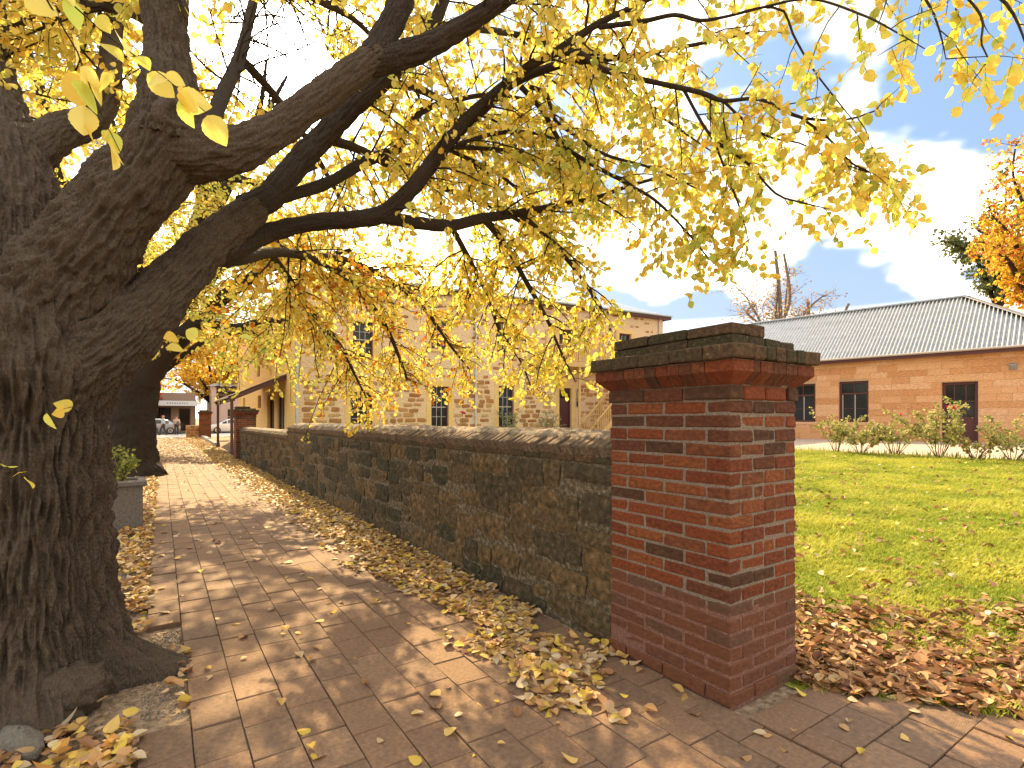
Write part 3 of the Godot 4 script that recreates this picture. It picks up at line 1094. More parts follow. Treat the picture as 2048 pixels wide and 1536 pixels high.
func build_museum() -> void:
	var o := thing("stone_museum", "two storey rubble stone building with cream street front behind the wall", "building", Vector3(5.3, 0, -26.8), deg_to_rad(-4.9))
	var plaster := surf("rubble_render", [[0.58, 0.37, 0.20], [0.70, 0.485, 0.28], [0.76, 0.545, 0.33], [0.80, 0.61, 0.40]], [0.0, 0.4, 0.7, 1.0], Vector3.ONE * 1.6, 0.03, 0.95, 170, "rough", 1.2)
	var cream := surf("cream_paint", [[0.66, 0.42, 0.14], [0.74, 0.49, 0.18], [0.77, 0.53, 0.21]], [0.0, 0.5, 1.0], Vector3.ONE * 2.5, 0.02, 0.75, 171, "fine", 0.3)
	var maroon := flat("maroon_paint", 0.075, 0.016, 0.014, 0.5)
	var glass := flat("window_glass", 0.018, 0.018, 0.017, 0.06)
	var bars := flat("white_bars", 0.42, 0.36, 0.28, 0.6)
	var holes := [[2.57, 3.66, 1.25, 3.06], [6.79, 7.78, 1.25, 3.48], [10.83, 11.82, 1.25, 3.62], [14.95, 15.85, 0.3, 3.62],
		[2.69, 3.69, 4.85, 6.6], [6.79, 7.76, 5.50, 7.26], [10.73, 11.73, 5.56, 7.3], [14.95, 15.9, 4.95, 7.2], [19.6, 20.6, 5.56, 7.3]]
	var HT := 8.66
	var L := 23.4
	var w := Shape.new()
	holed_wall(w, 0.0, L, -0.6, HT, holes, 0.34)
	w.face([Vector3(L, -0.6, 0), Vector3(L, HT, 0), Vector3(L, HT, -10), Vector3(L, -0.6, -10)], Vector3.RIGHT)
	w.face([Vector3(2.5, -0.6, -10), Vector3(2.5, HT, -10), Vector3(L, HT, -10), Vector3(L, -0.6, -10)], Vector3.FORWARD)
	part(o, "wall", w, plaster)
	for k in holes.size():
		var h: Array = holes[k]
		var s := Shape.new()
		var t := 0.26
		s.box(Vector3(h[0] - t, h[2] - 0.02, -0.05), Vector3(h[0] - 0.002, h[3], 0.025), 0.006)
		s.box(Vector3(h[1] + 0.002, h[2] - 0.02, -0.05), Vector3(h[1] + t, h[3], 0.025), 0.006)
		s.box(Vector3(h[0] - t, h[3] + 0.002, -0.05), Vector3(h[1] + t, h[3] + 0.30, 0.028), 0.006)
		if k < 3 or k > 3:
			s.box(Vector3(h[0] - t - 0.05, h[2] - 0.17, -0.05), Vector3(h[1] + t + 0.05, h[2] - 0.022, 0.08), 0.01)
		if k == 3 or k == 7:
			var d := sash(o, h, 0.22, maroon, maroon, maroon, 1, 1, 0.10, Transform3D(), "door")
			part(d, "surround", s, cream)
			var gl := Shape.new()
			gl.box(Vector3(h[0] + 0.2, h[3] - 0.62, -0.20), Vector3(h[1] - 0.2, h[3] - 0.2, -0.185))
			part(d, "pane", gl, glass)
		else:
			var wi := sash(o, h, 0.22, maroon, bars, glass, 3, 4, 0.085)
			part(wi, "surround", s, cream)
	# exposed stones
	var stone := sand_mats("rubble", [[0.42, 0.20, 0.068], [0.34, 0.145, 0.05], [0.48, 0.26, 0.10], [0.37, 0.185, 0.072], [0.52, 0.33, 0.15]], 175)
	var vs := stone_meshes(8, 66, 0.7)
	var r := RandomNumberGenerator.new()
	r.seed = 4242
	var got := 0
	var more := [Shape.new(), Shape.new(), Shape.new(), Shape.new(), Shape.new()]
	for row in 28:
		var y := 1.1 + row * 0.27
		var x := 0.25 + r.randf_range(0, 0.2)
		while x < 23.0:
			var wd := r.randf_range(0.26, 0.62)
			var hh := r.randf_range(0.15, 0.245)
			var xc := x + wd * 0.5
			x += wd + r.randf_range(0.05, 0.16)
			var chance := 0.86 if y < 3.9 else 0.42 if y < 5.2 else 0.38
			if xc > 12.8: chance *= 0.75
			var skip := r.randf() > chance
			for h in holes:
				if xc + wd * 0.5 > h[0] - 0.30 and xc - wd * 0.5 < h[1] + 0.30 and y + hh * 0.5 > h[2] - 0.2 and y - hh * 0.5 < h[3] + 0.32:
					skip = true
			if skip:
				continue
			if y > 4.0:
				hh *= 0.7
				wd *= 0.75
			var b := Basis(Vector3.BACK, r.randf_range(-0.10, 0.10)) * Basis.from_scale(Vector3(wd, hh, 0.07))
			var t := Transform3D(b, Vector3(xc, y + r.randf_range(-0.03, 0.03), -0.006))
			var tone := r.randi() % 5
			if got < 298 and xc < 12.8:
				part(o, "stone", vs[r.randi() % 8], stone[tone], t)
				got += 1
			else:
				more[tone].bevbox(t, Vector3.ONE, 0.16)
	for k in 5:
		part(o, "small_stones", more[k], stone[k]).set_meta("kind", "stuff")
	# downpipes
	for q in [0.09, 9.36, 23.0]:
		var p := Shape.new()
		p.tube(PackedVector3Array([Vector3(q, -0.3, 0.09), Vector3(q, HT - 0.4, 0.09), Vector3(q, HT - 0.15, 0.16), Vector3(q, HT + 0.02, 0.36)]), PackedFloat32Array([0.05, 0.05, 0.05, 0.05]), 10)
		for yy in [1.9, 4.2, 6.5]:
			p.box(Vector3(q - 0.09, yy, 0.0), Vector3(q + 0.09, yy + 0.05, 0.10))
		part(o, "downpipe", p, flat("pipe_paint", 0.52, 0.50, 0.47, 0.5))
	# roof
	var zinc := surf("blue_zinc", [[0.28, 0.33, 0.37], [0.38, 0.43, 0.47], [0.45, 0.50, 0.54]], [0.0, 0.5, 1.0], Vector3(3, 3, 3), 0.02, 0.4, 181)
	zinc.metallic = 0.4
	var ov := 0.4
	var rise := 2.35
	var ey := HT + 0.05
	var back := 5.4
	var rs := Shape.new()
	corrugated(rs, Vector3(-0.2, ey, ov), Vector3.RIGHT, L + 0.2 + ov, Vector3(0, rise, -back), 0.0, back, 0.16, 0.016)
	corrugated(rs, Vector3(L + ov, ey, ov), Vector3.FORWARD, 2.0 * back, Vector3(-back, rise, 0), back, back, 0.16, 0.016)
	corrugated(rs, Vector3(L + ov, ey, ov - 2.0 * back), Vector3.LEFT, L - 2.0, Vector3(0, rise, back), back, 0.0, 0.16, 0.016)
	var rf := part(o, "roof", rs, zinc)
	var fa := Shape.new()
	fa.box(Vector3(-0.2, ey - 0.24, ov - 0.06), Vector3(L + ov, ey - 0.03, ov - 0.02))
	fa.box(Vector3(L + ov - 0.06, ey - 0.24, -10.0), Vector3(L + ov - 0.02, ey - 0.03, ov - 0.061))
	fa.box(Vector3(0, ey - 0.22, 0.0), Vector3(L + ov - 0.061, ey - 0.19, ov - 0.061))
	part(rf, "fascia", fa, maroon)
	var gu := Shape.new()
	gu.bevbox(Transform3D(Basis(), Vector3(L * 0.5 + 0.1, ey - 0.02, ov + 0.04)), Vector3(L + 0.7, 0.10, 0.11), 0.03)
	part(rf, "gutter", gu, flat("gutter_grey", 0.38, 0.42, 0.42, 0.5))

	# cream street front, parallel to the footpath
	var inv := o.transform.affine_inverse()
	var T := inv * Transform3D(Basis(Vector3.UP, deg_to_rad(-90.0)), Vector3(5.3, 0, -26.8))
	# local x of this frame runs towards +z of the street, so openings are counted from the corner as negative x
	var side := Shape.new()
	var sh := [[-17.8, -16.2, 5.2, 6.2], [-12.0, -10.8, 4.5, 5.85], [-6.4, -5.2, 5.0, 6.9], [-19.2, -18.1, 2.6, 3.35], [-11.7, -10.4, 2.45, 3.25], [-4.6, -2.6, 0.0, 3.15], [-7.9, -5.6, 0.0, 3.2]]
	holed_wall(side, -22.8, 0.0, -0.5, 8.66, sh, 0.28)
	side.face([Vector3(-22.8, -0.5, 0), Vector3(-22.8, 8.66, 0), Vector3(-22.8, 8.66, -8), Vector3(-22.8, -0.5, -8)], Vector3.LEFT)
	side.face([Vector3(-22.8, 8.66, 0), Vector3(0, 8.66, 0), Vector3(0, 8.66, -8), Vector3(-22.8, 8.66, -8)], Vector3.UP)
	part(o, "street_front", side, cream, T)
	for k in 5:
		sash(o, sh[k], 0.2, maroon, maroon, glass, 2, 2, 0.07, T)
	sash(o, sh[6], 0.22, maroon, maroon, glass, 2, 1, 0.12, T, "door")
	var sw := sash(o, sh[5], 0.16, flat("timber_brown", 0.055, 0.03, 0.018, 0.6), maroon, flat("shop_glass", 0.06, 0.06, 0.058, 0.03), 2, 1, 0.10, T, "door")
	sw.set_meta("label", "glazed door reflecting the street")
	var ga := Shape.new()
	ga.face([Vector3(-0.02, HT, 0), Vector3(-0.02, HT, ov - 2.0 * back), Vector3(-0.02, ey + rise, ov - back), Vector3(-0.02, ey, ov - 0.1)], Vector3.LEFT)
	part(o, "gable", ga, cream)

	# lean-to awning over the door
	var aw := Shape.new()
	var ax0 := -2.0
	var ax1 := -10.0
	corrugated(aw, Vector3(ax0, 2.80, 2.62), Vector3.LEFT, ax0 - ax1, Vector3(0, 1.20, -2.62), 0.0, 0.0, 0.15, 0.014)
	var awn := part(o, "awning", aw, surf("awning_iron", [[0.20, 0.145, 0.105], [0.30, 0.225, 0.165], [0.38, 0.30, 0.23]], [0.0, 0.5, 1.0], Vector3.ONE * 1.2, 0.03, 0.7, 186), T)
	var am := flat("awning_maroon", 0.085, 0.03, 0.02, 0.6)
	for x in [ax0 - 0.05, -4.7, -7.3, ax1 + 0.05]:
		var ra := Shape.new()
		ra.bar(Vector3(x, 2.66, 2.58), Vector3(x, 3.86, 0.0), 0.07, 0.20, 0.008)
		part(awn, "rafter", ra, am)
	var fr := Shape.new()
	fr.box(Vector3(ax1, 2.58, 2.42), Vector3(ax0, 2.74, 2.50), 0.006)
	part(awn, "beam", fr, am)
	var ag := Shape.new()
	ag.bevbox(Transform3D(Basis(), Vector3((ax0 + ax1) * 0.5, 2.76, 2.68)), Vector3(ax0 - ax1 + 0.1, 0.10, 0.11), 0.03)
	part(awn, "gutter", ag, flat("gutter_paint", 0.42, 0.36, 0.30, 0.5))
	for x in [-2.1, -9.6]:
		var po := Shape.new()
		po.bevbox(Transform3D(Basis(), Vector3(x, 1.30, 2.46)), Vector3(0.13, 2.66, 0.13), 0.015)
		po.bevbox(Transform3D(Basis(), Vector3(x, 0.10, 2.46)), Vector3(0.19, 0.22, 0.19), 0.015)
		part(awn, "post", po, am)

	# balcony and outside stair of painted timber
	var tim := surf("stair_paint", [[0.50, 0.31, 0.115], [0.58, 0.37, 0.15], [0.63, 0.41, 0.175]], [0.0, 0.5, 1.0], Vector3.ONE, 0.03, 0.7, 188, "fine", 0.4)
	var fl := Shape.new()
	fl.box(Vector3(13.1, 4.78, 0.0), Vector3(18.2, 5.06, 1.5), 0.01)
	var ba := part(o, "balcony", fl, tim)
	for q in [[Vector3(13.15, 6.02, 1.45), Vector3(18.15, 6.02, 1.45)], [Vector3(13.15, 6.02, 0.05), Vector3(13.15, 6.02, 1.40)], [Vector3(13.15, 5.15, 1.45), Vector3(18.15, 5.15, 1.45)]]:
		var ra := Shape.new()
		ra.bar(q[0], q[1], 0.07, 0.06, 0.006)
		part(ba, "rail", ra, tim)
	var bal := Shape.new()
	bal.box(Vector3(-0.022, 0.0, -0.022), Vector3(0.022, 0.84, 0.022), 0.004)
	var balm := bal.mesh()
	for i in 35:
		part(ba, "baluster", balm, tim, Transform3D(Basis(), Vector3(13.28 + i * 0.14, 5.16, 1.45)))
	for i in 9:
		part(ba, "baluster", balm, tim, Transform3D(Basis(), Vector3(13.15, 5.16, 0.15 + i * 0.14)))
	for x in [13.15, 15.45, 17.0, 18.15]:
		var po := Shape.new()
		po.bevbox(Transform3D(Basis(), Vector3(x, 3.6, 1.40)), Vector3(0.13, 8.2, 0.13) if x > 14.0 else Vector3(0.11, 2.0, 0.11), 0.012)
		part(ba, "post", po, tim, Transform3D(Basis(), Vector3(0, 0 if x > 14.0 else 2.2, 0)))
	# stair: a flight rising to the right with a landing
	var land := Shape.new()
	land.box(Vector3(17.15, 1.85, 1.6), Vector3(19.9, 2.20, 3.0), 0.01)
	var stair := part(o, "stair", land, tim)
	for z in [1.65, 2.95]:
		var stg := Shape.new()
		stg.bar(Vector3(15.5, 0.45, z), Vector3(17.2, 2.08, z), 0.06, 0.26, 0.006)
		part(stair, "stringer", stg, tim)
		var hr := Shape.new()
		hr.bar(Vector3(15.5, 1.55, z), Vector3(17.2, 3.18, z), 0.07, 0.08, 0.006)
		part(stair, "handrail", hr, tim)
		for i in 11:
			part(stair, "baluster", balm, tim, Transform3D(Basis.from_scale(Vector3(1, 1.22, 1)), Vector3(15.62 + i * 0.145, 0.57 + i * 0.139, z)))
	for i in 8:
		var tr := Shape.new()
		tr.box(Vector3(15.55 + i * 0.205, 0.55 + i * 0.2, 1.68), Vector3(15.83 + i * 0.205, 0.59 + i * 0.2, 2.92))
		part(stair, "tread", tr, tim)
	for q in [[Vector3(17.15, 3.72, 2.95), Vector3(19.9, 3.72, 2.95)], [Vector3(17.15, 2.42, 2.95), Vector3(19.9, 2.42, 2.95)]]:
		var ra := Shape.new()
		ra.bar(q[0], q[1], 0.07, 0.09, 0.006)
		part(stair, "rail", ra, tim)
	for i in 18:
		part(stair, "baluster", balm, tim, Transform3D(Basis.from_scale(Vector3(1.6, 1.5, 1)), Vector3(17.28 + i * 0.148, 2.44, 2.95)))
	for x in [17.15, 19.9]:
		var po := Shape.new()
		po.bevbox(Transform3D(Basis(), Vector3(x, 1.85, 2.97)), Vector3(0.14, 4.1, 0.14), 0.012)
		part(stair, "post", po, tim)
	# wall lamp beside the door
	var la := Shape.new()
	la.tube(PackedVector3Array([Vector3(16.25, 2.7, 0.03), Vector3(16.2, 3.5, 0.10), Vector3(16.35, 3.72, 0.25), Vector3(16.6, 3.66, 0.3)]), PackedFloat32Array([0.02, 0.02, 0.02, 0.02]), 6)
	la.bevbox(Transform3D(Basis(), Vector3(16.28, 2.66, 0.12)), Vector3(0.2, 0.34, 0.2), 0.05)
	part(o, "wall_lantern", la, flat("black_iron", 0.02, 0.02, 0.02, 0.5))
	hanging_sign()

func hanging_sign() -> void:
	var o := thing("hanging_sign", "dark wooden museum and gallery sign hanging above the awning", "sign", Vector3(4.42, 3.25, -49.4))
	var dark := flat("sign_wood", 0.028, 0.014, 0.01, 0.6)
	var gold := flat("sign_gold", 0.42, 0.33, 0.19, 0.6)
	var s := Shape.new()
	s.bevbox(Transform3D(Basis(), Vector3(0, 0.52, 0)), Vector3(1.36, 1.04, 0.07), 0.01)
	part(o, "board", s, dark)
	var head := Shape.new()
	var top := []
	for i in 17:
		var u := i / 16.0 * 2.0 - 1.0
		top.append(Vector3(u * 0.80, 1.18 + 0.05 * cos(u * 9.0), 0))
	for i in 16:
		var a: Vector3 = top[i]
		var b: Vector3 = top[i + 1]
		for z in [-0.045, 0.045]:
			head.face([Vector3(a.x * 0.92, 1.05, z), Vector3(b.x * 0.92, 1.05, z), b + Vector3(0, 0, z), a + Vector3(0, 0, z)], Vector3(0, 0, z))
		head.face([a + Vector3(0, 0, -0.045), b + Vector3(0, 0, -0.045), b + Vector3(0, 0, 0.045), a + Vector3(0, 0, 0.045)], Vector3.UP)
	part(o, "crest", head, dark)
	var br := Shape.new()
	br.bar(Vector3(-0.8, 1.45, 0), Vector3(0.9, 1.45, 0), 0.04, 0.04)
	br.bar(Vector3(-0.5, 1.2, 0), Vector3(-0.5, 1.45, 0), 0.02, 0.02)
	br.bar(Vector3(0.5, 1.2, 0), Vector3(0.5, 1.45, 0), 0.02, 0.02)
	part(o, "bracket", br, flat("black_iron", 0.02, 0.02, 0.02, 0.5))
	var y := 0.80
	for row in [["HERITAGE MUSEUM", 0.0021], ["ART GALLERY", 0.0029]]:
		var t := TextMesh.new()
		var f := SystemFont.new()
		f.font_names = PackedStringArray(["Droid Serif"])
		f.font_weight = 700
		t.font = f
		t.text = row[0]
		t.font_size = 64
		t.pixel_size = row[1]
		t.depth = 0.02
		part(o, "lettering", t, gold, Transform3D(Basis(), Vector3(0, y, 0.045)))
		y -= 0.34

func build_far() -> void:
	# shop across the street and its neighbour
	var o := thing("corner_shop", "small shop with white fascia across the far street", "shop", Vector3(-2.0, gy(0, -69), -69.0))
	var wall := flat("shop_wall", 0.26, 0.19, 0.14, 0.85, 0.0, "fine")
	var w := Shape.new()
	holed_wall(w, -8.0, 5.2, -0.3, 4.2, [[-2.0, 0.4, 0.6, 2.6], [1.0, 2.9, 0.5, 2.6], [3.6, 4.7, 0.0, 2.5]], 0.3)
	w.face([Vector3(5.2, -0.3, 0), Vector3(5.2, 4.2, 0), Vector3(5.2, 4.2, -8), Vector3(5.2, -0.3, -8)], Vector3.RIGHT)
	w.face([Vector3(-8, 4.2, 0), Vector3(5.2, 4.2, 0), Vector3(5.2, 4.2, -8), Vector3(-8, 4.2, -8)], Vector3.UP)
	part(o, "wall", w, wall)
	var glass := flat("window_glass", 0.018, 0.018, 0.017, 0.06)
	var mar := flat("maroon_paint", 0.075, 0.016, 0.014, 0.5)
	sash(o, [-2.0, 0.4, 0.6, 2.6], 0.2, mar, mar, glass, 2, 1)
	sash(o, [1.0, 2.9, 0.5, 2.6], 0.2, mar, mar, glass, 2, 1)
	sash(o, [3.6, 4.7, 0.0, 2.5], 0.2, mar, mar, glass, 1, 1, 0.1, Transform3D(), "door")
	var aw := Shape.new()
	aw.box(Vector3(-8, 2.75, 0.0), Vector3(5.3, 2.85, 2.2))
	part(o, "awning", aw, flat("pale_metal", 0.5, 0.55, 0.6, 0.5))
	var fa := Shape.new()
	fa.box(Vector3(-8, 2.72, 2.2), Vector3(5.3, 3.25, 2.26), 0.01)
	var fp := part(o, "fascia_board", fa, flat("fascia_white", 0.62, 0.68, 0.74, 0.6))
	var gb := Shape.new()
	for i in 9:
		gb.box(Vector3(2.5 + i * 0.22, 2.92, 2.26), Vector3(2.62 + i * 0.22, 3.08, 2.268))
	part(fp, "faded_lettering", gb, flat("fascia_grey", 0.25, 0.33, 0.42, 0.7))
	var b := thing("pale_house", "pale pink rendered building across the far street beside the shop", "building", Vector3(9.0, gy(9, -70) - 0.7, -70.0))
	var bw := Shape.new()
	holed_wall(bw, -4.2, 6.0, -0.3, 5.6, [[-2.6, -1.5, 1.2, 3.0], [0.8, 2.0, 1.2, 3.0]], 0.25)
	bw.face([Vector3(-4.2, -0.3, 0), Vector3(-4.2, 5.6, 0), Vector3(-4.2, 5.6, -8), Vector3(-4.2, -0.3, -8)], Vector3.LEFT)
	part(b, "wall", bw, flat("pink_render", 0.55, 0.42, 0.36, 0.9))
	for q in [[-2.6, -1.5, 1.2, 3.0], [0.8, 2.0, 1.2, 3.0]]:
		sash(b, q, 0.18, flat("white_bars", 0.42, 0.36, 0.28, 0.6), flat("white_bars", 0, 0, 0), glass, 2, 2)
	var rr := Shape.new()
	corrugated(rr, Vector3(-4.6, 5.6, 0.4), Vector3.RIGHT, 11.0, Vector3(0, 2.2, -4.4), 4.4, 4.4, 0.25, 0.02)
	part(b, "roof", rr, flat("pale_metal", 0.5, 0.55, 0.6, 0.5))
	# low wall by the last pillar, and the edging towards the awning
	var lw := thing("low_stone_wall", "short low sandstone wall against the most distant pillar", "wall", Vector3(2.2, gy(2, -51), -51.2))
	var vs := stone_meshes(5, 77, 0.8)
	var sm := sand_mats("rubble", [[0, 0, 0]], 0)
	var core := Shape.new()
	core.box(Vector3(-0.5, -0.1, -0.4), Vector3(0.42, 0.98, -0.02))
	part(lw, "mortar", core, surf("rubble_render", [], [], Vector3.ONE, 1, 1, 1))
	rng.seed = 5
	for k in 4:
		for q in 3:
			part(lw, "stone", vs[rng.randi() % 5], mats["rubble_%d" % (rng.randi() % 5)], Transform3D(Basis.from_scale(Vector3(0.29, 0.23, 0.08)), Vector3(-0.35 + q * 0.31, 0.12 + k * 0.245, 0.0)))
	var ed := Shape.new()
	for z in steps(-37.0, -50.0, 1.0).slice(0, -1):
		ed.bevbox(Transform3D(Basis(), Vector3(2.85, gy(2.85, z) + 0.06, z - 0.5)), Vector3(0.30, 0.26, 0.995), 0.02)
	var edge := structure("path_edging", ed, mats["concrete"])
	edge.set_meta("label", "low pale concrete edging beside the far footpath")


# ------------------------------------------------------------------ trees
func bark(key: String, b: Array, seed_: int) -> StandardMaterial3D:
	return surf(key, [[b[0] * 0.45, b[1] * 0.45, b[2] * 0.45], [b[0] * 0.85, b[1] * 0.85, b[2] * 0.85], [b[0] * 1.1, b[1] * 1.1, b[2] * 1.08], [b[0] * 1.9, b[1] * 1.95, b[2] * 2.0]], [0.0, 0.42, 0.7, 1.0], Vector3(0.22, 0.42, 0.22), 0.03, 0.95, seed_, "bark", 1.8)

func smooth_path(p: PackedVector3Array, r: PackedFloat32Array, d: float) -> Array:
	var op := PackedVector3Array()
	var orr := PackedFloat32Array()
	for i in p.size() - 1:
		var a := p[maxi(i - 1, 0)]
		var b := p[i]
		var c := p[i + 1]
		var e := p[mini(i + 2, p.size() - 1)]
		var k := maxi(1, int(b.distance_to(c) / d))
		for j in k:
			var t := float(j) / k
			op.append(b.cubic_interpolate(c, a, e, t))
			orr.append(lerpf(r[i], r[i + 1], t))
	op.append(p[-1])
	orr.append(r[-1])
	return [op, orr]

func limb(s: Shape, p: PackedVector3Array, rad: PackedFloat32Array, sides: int, furrow: float, lump: float, fine: float) -> void:    # barked tube; furrows run along it
	var pts := PackedVector3Array()
	var t0 := (p[1] - p[0]).normalized()
	var u := t0.cross(Vector3.UP if absf(t0.y) < 0.9 else Vector3.RIGHT).normalized()
	var run := 0.0
	for i in p.size():
		var t := (p[mini(i + 1, p.size() - 1)] - p[maxi(i - 1, 0)]).normalized()
		u = (u - t * u.dot(t)).normalized()
		var w := t.cross(u)
		if i > 0: run += p[i].distance_to(p[i - 1])
		for k in sides:
			var a := TAU * k / sides
			var m := u * cos(a) + w * sin(a)
			var q := m * rad[i]
			var wx := Vector3(q.dot(u), q.dot(w), 0)
			var f := bark_noise.get_noise_3d(wx.x * fine, wx.y * fine, run * fine * 0.16)
			var deep := minf(furrow, rad[i] * 0.11)
			var rd := rad[i] * (1.0 + lump * lump_noise.get_noise_3dv(p[i] + q)) + deep * (0.45 - 2.4 * absf(f))
			if rad[i] > 0.05:
				var cr := plate_noise.get_noise_3d(wx.x * 24.0, wx.y * 24.0, run * 5.5) + 1.0
				rd += minf(0.016, rad[i] * 0.10) * (smoothstep(0.0, 0.45, cr) - 0.7)
			if rad[i] > 0.12: rd += minf(0.022, rad[i] * 0.09) * lump_noise.get_noise_3dv((p[i] + q) * 4.5)
			pts.append(p[i] + m * rd)
	s.grid(pts, sides, true)

func leaf_mesh(long: float, wide: float, cup: float, bend: float, rows := 4, tooth := 0.0) -> ArrayMesh:    # ovate leaf from the origin along +y, facing +z
	var s := Shape.new()
	var mid := []
	var lf := []
	var rt := []
	for i in rows + 1:
		var t := float(i) / rows
		var w := wide * pow(sin(PI * pow(t, 0.78)), 0.85) * 0.5 if i > 0 and i < rows else 0.0
		w *= 1.0 + tooth * (1 if i % 2 else -1)
		var z := -bend * t * t
		mid.append(Vector3(0, long * t, z))
		lf.append(Vector3(-w, long * t, z + cup * w))
		rt.append(Vector3(w, long * t, z + cup * w))
	for i in rows:
		for side in [lf, rt]:
			var q := [mid[i], mid[i + 1]]
			if i < rows - 1: q.append(side[i + 1])
			if i > 0: q.append(side[i])
			s.face(q, Vector3.BACK)
	return s.mesh()

class Twigs:
	var wood := Shape.new()
	var at := []
	var tone := []
	var r := RandomNumberGenerator.new()

	var gap_from := Vector3.ZERO
	var gap_along := Vector3.ZERO

	func leaf(o: Vector3, dir: Vector3, size: float, col: Color) -> void:
		if gap_along != Vector3.ZERO:      # the hole in the crown through which the sun strikes down to the path
			var off := rad_to_deg((o - gap_from).angle_to(gap_along))
			if off < 6.5 and r.randf() < 1.0 - smoothstep(3.2, 6.5, off):
				return
		var y := (dir * 0.55 + Vector3(r.randfn(0, 0.4), -0.32 + r.randfn(0, 0.35), r.randfn(0, 0.4))).normalized()
		var z := Vector3(r.randfn(), r.randfn(0, 0.7) + 0.35, r.randfn())
		z = (z - y * z.dot(y)).normalized()
		at.append(Transform3D(Basis(y.cross(z), y, z) * size, o))
		tone.append(col)

	func shoot(o: Vector3, dir: Vector3, long: float, rad: float, droop: float, sides := 3) -> PackedVector3Array:
		var p := PackedVector3Array()
		var rr := PackedFloat32Array()
		var k := 5
		var d := dir
		var q := o
		for i in k:
			p.append(q)
			rr.append(lerpf(rad, rad * 0.35, i / float(k - 1)))
			d = (d + Vector3(r.randfn(0, 0.12), -droop + r.randfn(0, 0.10), r.randfn(0, 0.12))).normalized()
			q += d * long / (k - 1)
		wood.tube(p, rr, sides)
		return p

	func spray(o: Vector3, dir: Vector3, long: float, rad: float, droop: float, pal: Array, size: float, twig_gap: float, leaf_gap: float, k := 1.0) -> void:    # a side branch with leafy twigs
		var p := shoot(o, dir, long, rad, droop, 4)
		var run := long * 0.12
		while run < long:
			var f := run / long * (p.size() - 1)
			var i := mini(int(f), p.size() - 2)
			var b := p[i].lerp(p[i + 1], f - i)
			var t := (p[i + 1] - p[i]).normalized()
			var e := Vector3(r.randfn(), r.randfn(), r.randfn())
			e = (e - t * e.dot(t)).normalized()
			var tl := k * r.randf_range(0.12, 0.34) * (1.15 - 0.5 * run / long)
			var tp := shoot(b, (t * 0.7 + e).normalized(), tl, rad * 0.4, droop * 0.8)
			var lr := 0.02
			var col: Color = pal[r.randi() % pal.size()]
			while lr < tl:
				var g := lr / tl * (tp.size() - 1)
				var n := mini(int(g), tp.size() - 2)
				var td := (tp[n + 1] - tp[n]).normalized()
				var cc := col if r.randf() < 0.6 else pal[r.randi() % pal.size()] as Color
				var v := r.randf_range(0.82, 1.15)
				leaf(tp[n].lerp(tp[n + 1], g - n), (td + Vector3(r.randfn(0, 0.6), r.randfn(0, 0.5), r.randfn(0, 0.6))).normalized(), size * r.randf_range(0.6, 1.15), Color(cc.r * v, cc.g * v, cc.b * v))
				lr += leaf_gap * r.randf_range(0.6, 1.4)
			run += twig_gap * r.randf_range(0.6, 1.4)

